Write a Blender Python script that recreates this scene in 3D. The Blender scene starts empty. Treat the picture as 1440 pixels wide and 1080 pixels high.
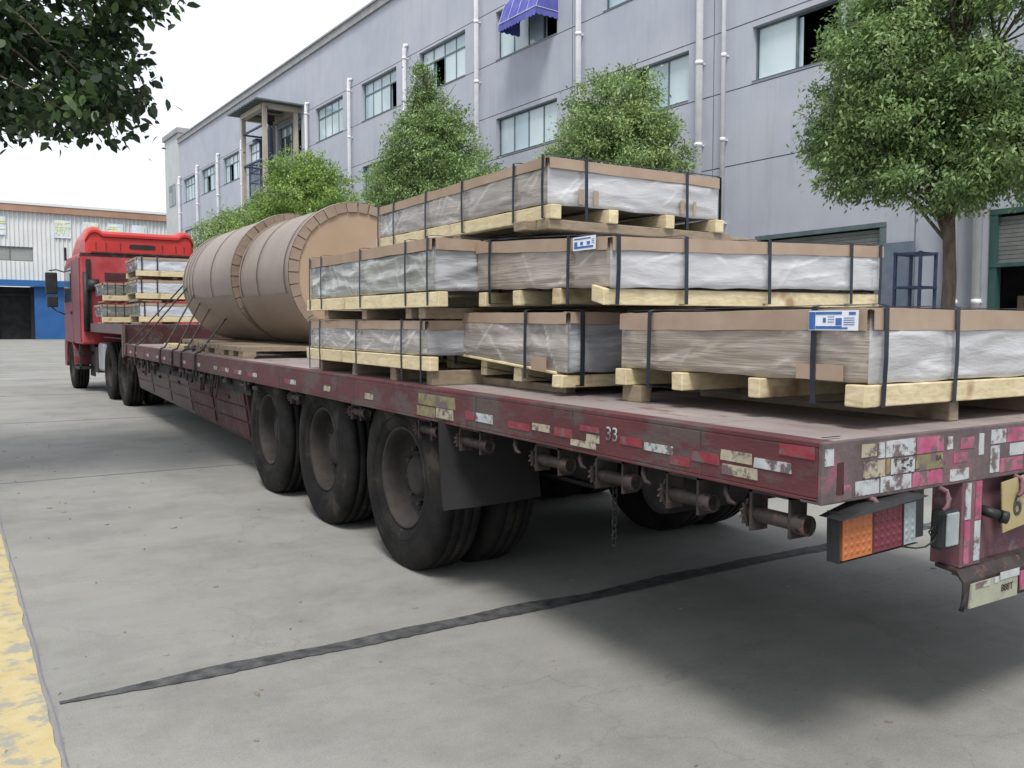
import bpy, bmesh, math, random
import numpy as np
from mathutils import Vector, Matrix, noise
random.seed(7); rng = np.random.default_rng(7)
PI = math.pi
S = bpy.context.scene
COL = S.collection
# ------------------------------------------------------------------ camera
FPX, YAW, PITCH, ROLL = 1207.19, 0.560967, -0.0686699, 0.00471482
CAM = Vector((-1.95351, -1.51834, 1.36747))
H = 1.046                                            # deck height
f_ = Vector((math.sin(YAW)*math.cos(PITCH), math.cos(YAW)*math.cos(PITCH), math.sin(PITCH)))
r_ = Vector((math.cos(YAW), -math.sin(YAW), 0)); u_ = r_.cross(f_)
r2 = r_*math.cos(ROLL)+u_*math.sin(ROLL); u2 = -r_*math.sin(ROLL)+u_*math.cos(ROLL)
cd = bpy.data.cameras.new("camera"); cam = bpy.data.objects.new("camera", cd); COL.objects.link(cam)
cam.matrix_world = Matrix(((r2.x, u2.x, -f_.x, CAM.x), (r2.y, u2.y, -f_.y, CAM.y), (r2.z, u2.z, -f_.z, CAM.z), (0, 0, 0, 1)))
cd.sensor_width = 36; cd.lens = FPX/1440*36; cd.clip_end = 3000; cd.clip_start = 0.05
S.camera = cam
# ------------------------------------------------------------------ world, sun, exposure
SUN_EL, SUN_AZ = math.radians(60), math.radians(214)   # azimuth clockwise from +Y
W = bpy.data.worlds.new("World"); S.world = W; W.use_nodes = True
nt = W.node_tree; nt.nodes.clear()
out = nt.nodes.new('ShaderNodeOutputWorld'); bg = nt.nodes.new('ShaderNodeBackground')
sky = nt.nodes.new('ShaderNodeTexSky'); sky.sky_type = 'NISHITA'; sky.sun_disc = False
sky.sun_elevation = SUN_EL; sky.sun_rotation = SUN_AZ; sky.dust_density = 3.0; sky.air_density = 1.0
hs = nt.nodes.new('ShaderNodeHueSaturation'); hs.inputs['Saturation'].default_value = 0.45
mx = nt.nodes.new('ShaderNodeMix'); mx.data_type = 'RGBA'; mx.inputs[0].default_value = 0.72
mx.inputs[7].default_value = (8.6, 9.0, 9.7, 1)       # thin bright overcast over the blue
nt.links.new(sky.outputs[0], hs.inputs['Color']); nt.links.new(hs.outputs[0], mx.inputs[6])
nt.links.new(mx.outputs[2], bg.inputs[0]); bg.inputs[1].default_value = 0.06
nt.links.new(bg.outputs[0], out.inputs[0])
sl = bpy.data.lights.new("sun", 'SUN'); sl.energy = 1.5; sl.angle = math.radians(16); sl.color = (1, 0.96, 0.9)
so = bpy.data.objects.new("sun", sl); COL.objects.link(so)
sd = Vector((math.sin(SUN_AZ)*math.cos(SUN_EL), math.cos(SUN_AZ)*math.cos(SUN_EL), math.sin(SUN_EL)))
so.rotation_euler = sd.to_track_quat('Z', 'Y').to_euler(); so.location = sd*60
S.view_settings.view_transform = 'Standard'; S.view_settings.look = 'None'
S.view_settings.gamma = 1; S.view_settings.use_curve_mapping = False; S.view_settings.exposure = 1.27
S.cycles.max_bounces = 6; S.cycles.transparent_max_bounces = 6

# ------------------------------------------------------------------ materials
def nodes(name):
    m = bpy.data.materials.new(name); m.use_nodes = True
    t = m.node_tree; return m, t, t.nodes['Principled BSDF']
def coords(t, scale=(1, 1, 1), rot=(0, 0, 0)):
    tc = t.nodes.new('ShaderNodeTexCoord'); mp = t.nodes.new('ShaderNodeMapping')
    mp.inputs['Scale'].default_value = scale; mp.inputs['Rotation'].default_value = rot
    t.links.new(tc.outputs['Object'], mp.inputs['Vector']); return mp.outputs[0]
def noise_(t, vec, scale, detail=4, rough=0.55, dist=0.0):
    n = t.nodes.new('ShaderNodeTexNoise'); n.inputs['Scale'].default_value = scale
    n.inputs['Detail'].default_value = detail; n.inputs['Roughness'].default_value = rough; n.inputs['Distortion'].default_value = dist
    t.links.new(vec, n.inputs['Vector']); return n.outputs['Fac']
def ramp(t, fac, stops):
    r = t.nodes.new('ShaderNodeValToRGB'); e = r.color_ramp.elements
    while len(e) < len(stops): e.new(0.5)
    for k, (p, c) in enumerate(stops):
        e[k].position = p; e[k].color = (*c, 1) if len(c) == 3 else c
    t.links.new(fac, r.inputs[0]); return r.outputs[0]
def mixc(t, fac, a, b, mode='MIX'):
    m = t.nodes.new('ShaderNodeMix'); m.data_type = 'RGBA'; m.blend_type = mode
    for s, v in ((0, fac), (6, a), (7, b)):
        if hasattr(v, 'default_value') or hasattr(v, 'links'): t.links.new(v, m.inputs[s])
        elif isinstance(v, (int, float)): m.inputs[s].default_value = v
        else: m.inputs[s].default_value = (*v, 1)
    return m.outputs[2]
def bump(t, bs, fac, strength, dist=0.01):
    b = t.nodes.new('ShaderNodeBump'); b.inputs['Strength'].default_value = strength; b.inputs['Distance'].default_value = dist
    t.links.new(fac, b.inputs['Height'])
    if bs.inputs['Normal'].links: t.links.new(bs.inputs['Normal'].links[0].from_socket, b.inputs['Normal'])
    t.links.new(b.outputs[0], bs.inputs['Normal'])
def worn(name, c1, c2, rough=0.6, metal=0.0, scale=6.0, lo=0.35, hi=0.7, bmp=0.15, bscale=40, sc=(1, 1, 1), c3=None, s3=18, lo3=0.58, rot=(0, 0, 0), spec=0.3):
    m, t, b = nodes(name); v = coords(t, sc, rot)
    c = ramp(t, noise_(t, v, scale, 6, 0.6), [(lo, c1), (hi, c2)])
    if c3:
        f3 = ramp(t, noise_(t, v, s3, 5, 0.7), [(lo3, (0, 0, 0)), (lo3+0.08, (1, 1, 1))])
        c = mixc(t, f3, c, c3)
    t.links.new(c, b.inputs['Base Color']); b.inputs['Roughness'].default_value = rough; b.inputs['Metallic'].default_value = metal
    b.inputs['Specular IOR Level'].default_value = spec
    if bmp: bump(t, b, noise_(t, v, bscale, 4, 0.6), bmp, 0.01)
    return m
M = {}
# poured concrete yard
m, t, b = nodes('concrete_yard'); v = coords(t)
c = ramp(t, noise_(t, v, 0.3, 7, 0.66, 0.0), [(0.3, (0.2, 0.2, 0.186)), (0.7, (0.272, 0.269, 0.251))])
sp = ramp(t, noise_(t, v, 130, 3, 0.7), [(0.3, (0.7, 0.7, 0.7)), (0.55, (1, 1, 1))])
c = mixc(t, 0.75, c, sp, 'MULTIPLY')
st = ramp(t, noise_(t, v, 0.9, 8, 0.74, 0.15), [(0.38, (0.74, 0.74, 0.73)), (0.54, (1, 1, 1))])
c = mixc(t, 0.8, c, st, 'MULTIPLY')
vs = coords(t, (0.25, 3.0, 1), (0, 0, 0.25))
st2 = ramp(t, noise_(t, vs, 1.6, 6, 0.7, 0.8), [(0.35, (0.8, 0.8, 0.8)), (0.6, (1.05, 1.05, 1.03))])
c = mixc(t, 0.3, c, st2, 'MULTIPLY')
rst = ramp(t, noise_(t, v, 0.8, 5, 0.6, 0.4), [(0.57, (0, 0, 0)), (0.78, (0.4, 0.4, 0.4))])
c = mixc(t, rst, c, (0.3, 0.25, 0.19))
vo = t.nodes.new('ShaderNodeTexVoronoi'); vo.feature = 'DISTANCE_TO_EDGE'; vo.inputs['Scale'].default_value = 0.42
wv = t.nodes.new('ShaderNodeVectorMath'); wv.operation = 'ADD'; nn = t.nodes.new('ShaderNodeTexNoise'); nn.inputs['Scale'].default_value = 2.2; nn.inputs['Detail'].default_value = 6
t.links.new(v, nn.inputs['Vector']); t.links.new(v, wv.inputs[0]); t.links.new(nn.outputs['Color'], wv.inputs[1]); t.links.new(wv.outputs[0], vo.inputs['Vector'])
crk = ramp(t, vo.outputs['Distance'], [(0.0, (0.5, 0.5, 0.5)), (0.004, (1, 1, 1))])
c = mixc(t, 0.3, c, crk, 'MULTIPLY')
fs_ = ramp(t, noise_(t, v, 26, 2, 0.5), [(0.68, (1, 1, 1)), (0.74, (0.72, 0.72, 0.7))]); c = mixc(t, 0.6, c, fs_, 'MULTIPLY')
t.links.new(c, b.inputs['Base Color']); b.inputs['Roughness'].default_value = 0.82
bump(t, b, noise_(t, v, 95, 5, 0.75), 0.35, 0.006); bump(t, b, noise_(t, v, 7, 4, 0.6), 0.25, 0.01)
bump(t, b, noise_(t, coords(t, (5, 85, 1), (0, 0, .12)), 1.0, 3, 0.6), 0.22, 0.004); M['ground'] = m
M['tar'] = worn('tar_seal', (0.03, 0.031, 0.035), (0.1, 0.1, 0.1), 0.7, 0, 14, bmp=0.4, bscale=90)
M['yellow'] = worn('worn_yellow_paint', (0.40, 0.32, 0.15), (0.45, 0.385, 0.225), 0.75, 0, 9, bmp=0.3, bscale=110, c3=(0.27, 0.26, 0.22), s3=6, lo3=0.5)
# facade render, lavender grey
m, t, b = nodes('facade_render'); v = coords(t)
c = ramp(t, noise_(t, v, 0.22, 4, 0.5), [(0.3, (0.365, 0.395, 0.46)), (0.7, (0.41, 0.43, 0.495))])
dr = ramp(t, noise_(t, coords(t, (1.3, 1.3, 0.09)), 2.6, 8, 0.72), [(0.33, (0.87, 0.87, 0.86)), (0.5, (1, 1, 1))])
pt = ramp(t, noise_(t, v, 0.9, 5, 0.6), [(0.35, (0.93, 0.93, 0.94)), (0.6, (1.02, 1.02, 1.0))]); c = mixc(t, 1.0, c, pt, 'MULTIPLY')
c = mixc(t, 0.7, c, dr, 'MULTIPLY'); t.links.new(c, b.inputs['Base Color']); b.inputs['Roughness'].default_value = 0.85
bump(t, b, noise_(t, v, 60, 4, 0.6), 0.15, 0.005); M['facade'] = m
M['cream_wall'] = worn('cream_wall', (0.5, 0.48, 0.4), (0.58, 0.56, 0.48), 0.85, 0, 2)
M['wing_wall'] = worn('pale_wing_wall', (0.42, 0.44, 0.45), (0.48, 0.5, 0.5), 0.85, 0, 1)
M['coping'] = worn('coping_concrete', (0.25, 0.25, 0.26), (0.33, 0.33, 0.34), 0.85, 0, 3)
M['pipe'] = worn('white_pvc_pipe', (0.62, 0.63, 0.66), (0.76, 0.77, 0.79), 0.45, 0, 2.5, bmp=0.02)
M['groove'] = worn('panel_joint', (0.13, 0.13, 0.17), (0.19, 0.19, 0.23), 0.9, 0, 4, bmp=0)
M['win_frame'] = worn('window_frame', (0.09, 0.13, 0.14), (0.15, 0.19, 0.2), 0.45, 0.2, 3, bmp=0)
M['green_frame'] = worn('green_steel', (0.03, 0.075, 0.07), (0.05, 0.11, 0.1), 0.5, 0.1, 4, bmp=0.05)
def glass(name, c1, c2, rough, sc=(0.6, 0.6, 0.25)):
    m, t, b = nodes(name); v = coords(t, sc)
    c = ramp(t, noise_(t, v, 1.3, 3, 0.5, 0.5), [(0.35, c1), (0.65, c2)])
    t.links.new(c, b.inputs['Base Color']); b.inputs['Roughness'].default_value = rough; b.inputs['Specular IOR Level'].default_value = 0.9
    return m
M['pane'] = glass('pale_sky_tint_glass', (0.36, 0.46, 0.49), (0.52, 0.62, 0.65), 0.12)  # pale base colour paints the sky reflection into the panes
M['pane_b'] = glass('blue_sky_tint_glass', (0.27, 0.38, 0.44), (0.42, 0.54, 0.6), 0.08)  # bluer panes, sky reflection likewise put into the colour
M['pane_dark'] = glass('dark_glass', (0.03, 0.04, 0.05), (0.08, 0.1, 0.11), 0.05)
M['dark'] = worn('interior_shade', (0.012, 0.013, 0.015), (0.03, 0.03, 0.033), 0.9, 0, 2, bmp=0)  # near-black colour stands in for shade inside rooms and openings
M['shutter'] = worn('roller_shutter', (0.13, 0.14, 0.135), (0.19, 0.2, 0.19), 0.6, 0.1, 3)
M['shutter_pale'] = worn('pale_louvre', (0.24, 0.26, 0.25), (0.3, 0.32, 0.31), 0.6, 0, 1)
M['leafdoor'] = worn('steel_door_leaf', (0.12, 0.15, 0.2), (0.17, 0.2, 0.26), 0.55, 0.1, 3)
M['orange'] = worn('stored_orange_goods', (0.34, 0.12, 0.04), (0.28, 0.15, 0.08), 0.7, 0, 4)
M['awning'] = worn('blue_awning_fabric', (0.07, 0.08, 0.32), (0.13, 0.14, 0.42), 0.8, 0, 3, bmp=0.1, bscale=8)
M['piping'] = worn('white_piping', (0.6, 0.6, 0.65), (0.7, 0.7, 0.75), 0.7, 0, 3, bmp=0)
M['tan_steel'] = worn('tan_painted_steel', (0.36, 0.31, 0.25), (0.46, 0.42, 0.36), 0.6, 0.1, 2, c3=(0.2, 0.09, 0.05), s3=4, lo3=0.6)
M['navy_steel'] = worn('navy_painted_steel', (0.035, 0.055, 0.11), (0.07, 0.09, 0.16), 0.5, 0.2, 3)
M['roofgrey'] = worn('corrugated_roof_sheet', (0.09, 0.12, 0.12), (0.14, 0.17, 0.16), 0.6, 0.2, 3)
M['clad'] = worn('warehouse_cladding', (0.58, 0.6, 0.6), (0.68, 0.69, 0.69), 0.5, 0.05, 0.5, bmp=0)
M['terracotta'] = worn('terracotta_fascia', (0.3, 0.175, 0.12), (0.37, 0.235, 0.17), 0.7, 0, 0.6, bmp=0)
M['blue'] = worn('blue_painted_wall', (0.02, 0.09, 0.26), (0.03, 0.12, 0.33), 0.6, 0, 0.7, bmp=0)
M['sign_sheet'] = worn('sign_blue_white', (0.48, 0.55, 0.66), (0.7, 0.74, 0.76), 0.6, 0, 1.2, bmp=0)
M['sign_yellow'] = worn('sign_yellow', (0.62, 0.64, 0.3), (0.7, 0.7, 0.42), 0.6, 0, 1.2, bmp=0)
# trees
def leafmat(name, dark, mid, light):
    m, t, b = nodes(name)
    a = t.nodes.new('ShaderNodeAttribute'); a.attribute_name = 'col'
    sep = t.nodes.new('ShaderNodeSeparateColor'); t.links.new(a.outputs['Color'], sep.inputs[0])
    c = ramp(t, sep.outputs[0], [(0.0, dark), (0.5, mid), (1.0, light)])
    t.links.new(c, b.inputs['Base Color']); b.inputs['Roughness'].default_value = 0.42; b.inputs['Specular IOR Level'].default_value = 0.45
    tr = t.nodes.new('ShaderNodeBsdfTranslucent'); t.links.new(c, tr.inputs[0])
    ms = t.nodes.new('ShaderNodeMixShader'); ms.inputs[0].default_value = 0.32
    o = t.nodes['Material Output']; t.links.new(b.outputs[0], ms.inputs[1]); t.links.new(tr.outputs[0], ms.inputs[2]); t.links.new(ms.outputs[0], o.inputs[0])
    return m
M['leaf'] = leafmat('camphor_leaves', (0.095, 0.165, 0.06), (0.2, 0.305, 0.11), (0.38, 0.47, 0.18))
M['leaf_lime'] = leafmat('lime_leaves', (0.1, 0.18, 0.045), (0.2, 0.32, 0.07), (0.36, 0.46, 0.12))
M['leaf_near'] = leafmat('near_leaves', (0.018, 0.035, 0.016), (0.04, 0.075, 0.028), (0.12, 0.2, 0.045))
M['bark'] = worn('bark', (0.07, 0.055, 0.04), (0.16, 0.13, 0.1), 0.9, 0, 9, bmp=0.8, bscale=30, sc=(1, 1, 0.3))
# truck
M['deck'] = worn('dusty_deck_plate', (0.2, 0.165, 0.158), (0.33, 0.285, 0.275), 0.62, 0.15, 3, bmp=0.3, bscale=60, c3=(0.19, 0.12, 0.11), s3=9, lo3=0.56, sc=(1, 0.35, 1))
M['rail'] = worn('maroon_rail_paint', (0.072, 0.024, 0.026), (0.118, 0.034, 0.038), 0.55, 0.05, 4, bmp=0.25, bscale=50, c3=(0.085, 0.062, 0.058), s3=5, lo3=0.5, sc=(1, 0.5, 1))
M['rail_rear'] = worn('faded_rear_paint', (0.08, 0.062, 0.063), (0.14, 0.105, 0.108), 0.6, 0.05, 9, bmp=0.3, bscale=50, c3=(0.2, 0.08, 0.105), s3=9, lo3=0.55)
M['maroon'] = worn('dull_maroon_steel', (0.045, 0.017, 0.018), (0.075, 0.026, 0.028), 0.6, 0.1, 4, bmp=0.2, c3=(0.07, 0.055, 0.05), s3=7, lo3=0.52)
M['purple'] = worn('faded_purple_paint', (0.115, 0.05, 0.065), (0.17, 0.09, 0.105), 0.6, 0.05, 7, c3=(0.17, 0.13, 0.15), s3=9, lo3=0.55)
M['chassis'] = worn('grimy_chassis_steel', (0.018, 0.018, 0.02), (0.045, 0.04, 0.038), 0.75, 0.2, 8)
M['grime'] = worn('grey_brown_steel', (0.028, 0.023, 0.022), (0.065, 0.052, 0.049), 0.65, 0.3, 12, c3=(0.14, 0.06, 0.05), s3=16)
M['locker'] = worn('locker_paint', (0.085, 0.055, 0.055), (0.125, 0.085, 0.085), 0.6, 0.1, 3, c3=(0.07, 0.06, 0.055), s3=6, lo3=0.5)
M['rubber'] = worn('dusty_tyre_rubber', (0.008, 0.008, 0.0085), (0.024, 0.022, 0.02), 0.85, 0, 5, bmp=0.3, bscale=60, spec=0.15, c3=(0.04, 0.036, 0.03), s3=4, lo3=0.56)
M['rim'] = worn('dusty_wheel_steel', (0.022, 0.02, 0.019), (0.045, 0.04, 0.037), 0.75, 0.1, 6, c3=(0.05, 0.03, 0.022), s3=12)
M['flap'] = worn('black_mud_flap', (0.014, 0.014, 0.015), (0.025, 0.024, 0.024), 0.7, 0, 3)
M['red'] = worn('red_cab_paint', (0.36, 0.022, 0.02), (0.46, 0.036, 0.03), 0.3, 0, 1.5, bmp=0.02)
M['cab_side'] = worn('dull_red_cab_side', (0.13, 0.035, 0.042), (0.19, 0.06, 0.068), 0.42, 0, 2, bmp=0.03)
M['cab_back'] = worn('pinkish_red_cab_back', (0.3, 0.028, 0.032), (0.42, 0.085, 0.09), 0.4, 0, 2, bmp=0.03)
M['black'] = worn('black_plastic', (0.014, 0.015, 0.017), (0.03, 0.03, 0.032), 0.5, 0, 6, bmp=0.05)
M['tank'] = worn('brushed_tank', (0.35, 0.36, 0.37), (0.5, 0.5, 0.5), 0.4, 0.7, 5)
def tape(name, c, d): return worn(name, c, d, 0.45, 0, 20, lo=0.4, hi=0.75, bmp=0.1, c3=(0.12, 0.09, 0.09), s3=16, lo3=0.5)
M['t_white'] = tape('worn_white_tape', (0.34, 0.36, 0.37), (0.46, 0.48, 0.49))
M['t_cream'] = tape('worn_cream_tape', (0.3, 0.265, 0.19), (0.4, 0.37, 0.29))
M['t_pink'] = tape('faded_pink_tape', (0.32, 0.055, 0.125), (0.38, 0.15, 0.215))
M['t_red'] = tape('red_tape', (0.19, 0.022, 0.035), (0.25, 0.05, 0.06))
M['t_yellow'] = tape('yellowed_tape', (0.17, 0.145, 0.07), (0.26, 0.23, 0.13))
M['ink'] = worn('dark_lettering', (0.03, 0.03, 0.035), (0.09, 0.08, 0.08), 0.7, 0, 30, bmp=0)
M['amber'] = worn('amber_lens', (0.34, 0.105, 0.035), (0.41, 0.14, 0.055), 0.35, 0, 8, bmp=0.1)
M['redlens'] = worn('red_lens', (0.1, 0.017, 0.03), (0.15, 0.03, 0.045), 0.3, 0, 8, bmp=0.1)
M['clearlens'] = worn('dusty_clear_lens', (0.2, 0.24, 0.25), (0.33, 0.37, 0.38), 0.35, 0, 8, bmp=0.1)
M['plate_yellow'] = worn('yellow_number_plate', (0.3, 0.245, 0.11), (0.37, 0.31, 0.17), 0.5, 0, 9, bmp=0.05, c3=(0.18, 0.15, 0.1), s3=12, lo3=0.56)
M['bar_green'] = worn('yellow_green_worn_plate', (0.25, 0.26, 0.19), (0.36, 0.37, 0.28), 0.55, 0, 8, c3=(0.24, 0.22, 0.2), s3=10, lo3=0.56)
# cargo
def woodmat(name, a, b2, c3):
    m, t, b = nodes(name)
    oi = t.nodes.new('ShaderNodeObjectInfo')
    v = coords(t, (7, 7, 26)); c = ramp(t, noise_(t, v, 1.5, 6, 0.6, 1.2), [(0.3, a), (0.7, b2)])
    k = ramp(t, noise_(t, coords(t), 5, 3, 0.5), [(0.62, (0, 0, 0)), (0.72, (1, 1, 1))])
    c = mixc(t, k, c, c3); t.links.new(c, b.inputs['Base Color']); b.inputs['Roughness'].default_value = 0.75
    bump(t, b, noise_(t, v, 3, 5, 0.6), 0.25, 0.004); return m
M['wood'] = woodmat('pale_pine', (0.44, 0.355, 0.2), (0.64, 0.56, 0.37), (0.3, 0.2, 0.11))
M['wood_shade'] = woodmat('shaded_pine', (0.17, 0.13, 0.085), (0.27, 0.215, 0.15), (0.1, 0.075, 0.05))  # darker pine copy, shade under the load put into its colour
M['card'] = worn('kraft_cardboard', (0.28, 0.205, 0.15), (0.35, 0.27, 0.205), 0.75, 0, 5, bmp=0.1, bscale=30)
def film(name, c1, c2, c3, rot, sc, rough=0.24, bs=0.9, bscale=1.0, coat=0.7):
    m, t, b = nodes(name); v = coords(t, sc, rot)
    n1 = noise_(t, v, 3.0*bscale, 6, 0.58, 0.45)
    c = ramp(t, n1, [(0.34, c1), (0.53, c2), (0.6, c2), (0.64, tuple(.5*a_+.5*b_ for a_, b_ in zip(c2, c3))), (0.7, c2)])  # narrow pale streaks: bunched film plus glints painted into the colour
    c = mixc(t, ramp(t, noise_(t, coords(t), 2.2, 3, 0.5), [(0.4, (0, 0, 0)), (0.7, (0.6, 0.6, 0.6))]), c, c1)
    at = t.nodes.new('ShaderNodeAttribute'); at.attribute_name = 'fold_glint'; c = mixc(t, at.outputs['Fac'], c, tuple(min(.8, q*1.25) for q in c3))  # crease mask lightens albedo: film whitening and painted highlights together
    t.links.new(c, b.inputs['Base Color']); b.inputs['Roughness'].default_value = rough
    b.inputs['Coat Weight'].default_value = coat; b.inputs['Coat Roughness'].default_value = 0.12
    bump(t, b, n1, bs*.7, 0.02)
    bump(t, b, noise_(t, coords(t, (sc[0], sc[1], sc[2]), (rot[0]+0.8, rot[1]-0.7, 0)), 6*bscale, 5, 0.6, 0.6), 0.35, 0.012)
    return m
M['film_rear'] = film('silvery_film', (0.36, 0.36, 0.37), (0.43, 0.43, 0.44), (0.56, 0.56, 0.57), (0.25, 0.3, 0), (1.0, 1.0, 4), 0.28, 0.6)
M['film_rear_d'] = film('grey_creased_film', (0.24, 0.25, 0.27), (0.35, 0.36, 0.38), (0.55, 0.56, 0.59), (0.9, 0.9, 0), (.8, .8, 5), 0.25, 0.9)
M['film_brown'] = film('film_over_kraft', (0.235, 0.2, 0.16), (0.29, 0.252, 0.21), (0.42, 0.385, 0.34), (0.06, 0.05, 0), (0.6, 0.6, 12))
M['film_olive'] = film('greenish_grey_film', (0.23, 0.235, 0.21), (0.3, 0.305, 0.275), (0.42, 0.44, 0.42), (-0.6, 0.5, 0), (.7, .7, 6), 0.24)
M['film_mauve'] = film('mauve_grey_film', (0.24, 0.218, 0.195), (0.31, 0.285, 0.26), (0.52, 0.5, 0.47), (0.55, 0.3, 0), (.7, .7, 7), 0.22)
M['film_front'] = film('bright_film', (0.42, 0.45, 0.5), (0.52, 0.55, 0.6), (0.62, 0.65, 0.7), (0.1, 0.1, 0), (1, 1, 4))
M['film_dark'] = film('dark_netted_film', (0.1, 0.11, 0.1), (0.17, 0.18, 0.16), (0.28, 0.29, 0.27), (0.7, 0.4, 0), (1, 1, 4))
M['strap'] = worn('black_steel_strap', (0.018, 0.022, 0.032), (0.04, 0.048, 0.065), 0.35, 0.4, 6, bmp=0)
M['rope'] = worn('tie_down_webbing', (0.05, 0.04, 0.04), (0.1, 0.085, 0.08), 0.8, 0, 20)
M['kraft'] = worn('kraft_paper_wrap', (0.21, 0.155, 0.115), (0.27, 0.205, 0.158), 0.55, 0, 2.5, bmp=0.25, bscale=6, sc=(1, 0.4, 1))
M['kraft_film'] = film('film_over_paper_coil', (0.225, 0.178, 0.145), (0.25, 0.2, 0.163), (0.285, 0.235, 0.2), (0, 0, 0), (1.2, 1.6, 0.7), 0.5, 0.3, 0.6, 0.08)
M['kraft_end'] = worn('kraft_coil_end', (0.32, 0.225, 0.15), (0.39, 0.285, 0.2), 0.6, 0, 1.2, bmp=0.1, bscale=8)
M['label_white'] = worn('label_white', (0.62, 0.64, 0.68), (0.74, 0.76, 0.8), 0.4, 0, 12, bmp=0)
M['label_blue'] = worn('label_blue', (0.03, 0.1, 0.32), (0.05, 0.15, 0.4), 0.4, 0, 12, bmp=0)
M['pebble'] = worn('litter_brown', (0.1, 0.08, 0.06), (0.3, 0.27, 0.22), 0.8, 0, 3)

# ------------------------------------------------------------------ helpers
class MB:
    def __init__(s): s.v = []; s.f = []; s.m = []; s.sm = []; s.cuts = []
    def add(s, vs, fs, mi=0, smooth=False):
        o = len(s.v); s.v += [tuple(p) for p in vs]
        for f in fs: s.f.append([o+i for i in f]); s.m.append(mi); s.sm.append(smooth)
        return s
    def box(s, x0, x1, y0, y1, z0, z1, mi=0, mt=None):
        s.cuts.append((len(s.v), len(s.f)))
        P = [Vector((x, y, z)) for z in (z0, z1) for y in (y0, y1) for x in (x0, x1)]
        if mt: P = [mt @ p for p in P]
        return s.add(P, [(0, 2, 3, 1), (4, 5, 7, 6), (0, 1, 5, 4), (2, 6, 7, 3), (0, 4, 6, 2), (1, 3, 7, 5)], mi)
    def hexa(s, P, mi=0):   # 8 points: bottom 4 ccw, top 4 ccw
        return s.add(P, [(3, 2, 1, 0), (4, 5, 6, 7), (0, 1, 5, 4), (1, 2, 6, 5), (2, 3, 7, 6), (3, 0, 4, 7)], mi)
    def tube(s, path, r, n=8, mi=0, cap=True, radii=None):
        s.cuts.append((len(s.v), len(s.f)))
        path = [Vector(p) for p in path]; rings = []
        up = Vector((0.13, 0.21, 1)).normalized()
        for i, p in enumerate(path):
            d = (path[min(i+1, len(path)-1)]-path[max(i-1, 0)]).normalized()
            a = d.cross(up)
            if a.length < 0.05: a = d.cross(Vector((1, 0, 0)))
            a.normalize(); b = d.cross(a); rr = radii[i] if radii else r
            rings.append([p+(a*math.cos(2*PI*k/n)+b*math.sin(2*PI*k/n))*rr for k in range(n)])
        vs = [q for g in rings for q in g]; fs = []
        for i in range(len(rings)-1):
            for k in range(n):
                k2 = (k+1) % n; fs.append((i*n+k, i*n+k2, (i+1)*n+k2, (i+1)*n+k))
        s.add(vs, fs, mi, n > 5)
        if cap:
            o = len(s.v)-len(vs)
            s.f.append([o+k for k in range(n)][::-1]); s.m.append(mi); s.sm.append(False)
            s.f.append([o+(len(rings)-1)*n+k for k in range(n)]); s.m.append(mi); s.sm.append(False)
        return s
    def lathe(s, prof, o, ax='x', n=40, mi=0, smooth=True, mis=None):   # prof: (along, radius)
        vs = []
        for a, r in prof:
            for k in range(n):
                c, q = math.cos(2*PI*k/n)*r, math.sin(2*PI*k/n)*r
                vs.append(Vector(o)+(Vector((a, c, q)) if ax == 'x' else Vector((c, a, q)) if ax == 'y' else Vector((c, q, a))))
        for i in range(len(prof)-1):
            s.add([], [], 0)
        ofs = len(s.v); s.v += [tuple(p) for p in vs]
        for i in range(len(prof)-1):
            for k in range(n):
                k2 = (k+1) % n; s.f.append([ofs+i*n+k, ofs+i*n+k2, ofs+(i+1)*n+k2, ofs+(i+1)*n+k]); s.m.append(mis[i] if mis else mi); s.sm.append(smooth)
        return s
    def split(s, name, mats, parent=None, off=None, bevel=0):
        c = s.cuts+[(len(s.v), len(s.f))]; out_ = []
        for (v0, f0), (v1, f1) in zip(c, c[1:]):
            q = MB(); q.v = s.v[v0:v1]; q.f = [[i-v0 for i in f] for f in s.f[f0:f1]]; q.m = s.m[f0:f1]; q.sm = s.sm[f0:f1]; out_.append(q.build(name, mats, parent, off, bevel))
        return out_
    def build(s, name, mats, parent=None, off=None, bevel=0, normals=True):
        me = bpy.data.meshes.new(name)
        vs = s.v if off is None else [(a-off[0], b-off[1], c-off[2]) for a, b, c in s.v]
        me.from_pydata(vs, [], s.f); me.update()
        if not isinstance(mats, (list, tuple)): mats = [mats]
        for m in mats: me.materials.append(M[m] if isinstance(m, str) else m)
        me.polygons.foreach_set('material_index', s.m); me.polygons.foreach_set('use_smooth', s.sm)
        if normals:
            bm = bmesh.new(); bm.from_mesh(me); bmesh.ops.recalc_face_normals(bm, faces=bm.faces); bm.to_mesh(me); bm.free()
        o = bpy.data.objects.new(name, me); COL.objects.link(o)
        if parent: o.parent = parent
        if bevel:
            b = o.modifiers.new('bevel', 'BEVEL'); b.width = bevel; b.segments = 2; b.limit_method = 'ANGLE'; b.angle_limit = 0.7
        return o
def tag(o, label, cat=None, group=None, kind=None):
    if label: o['label'] = label
    if cat: o['category'] = cat
    if group: o['group'] = group
    if kind: o['kind'] = kind
    return o
def thing(name, label, cat, loc=(0, 0, 0), rz=0, group=None, parent=None):
    o = bpy.data.objects.new(name, None); COL.objects.link(o); o.location = loc; o.rotation_euler = (0, 0, rz)
    o.empty_display_size = 0.3
    return tag(o, label, cat, group)
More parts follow.
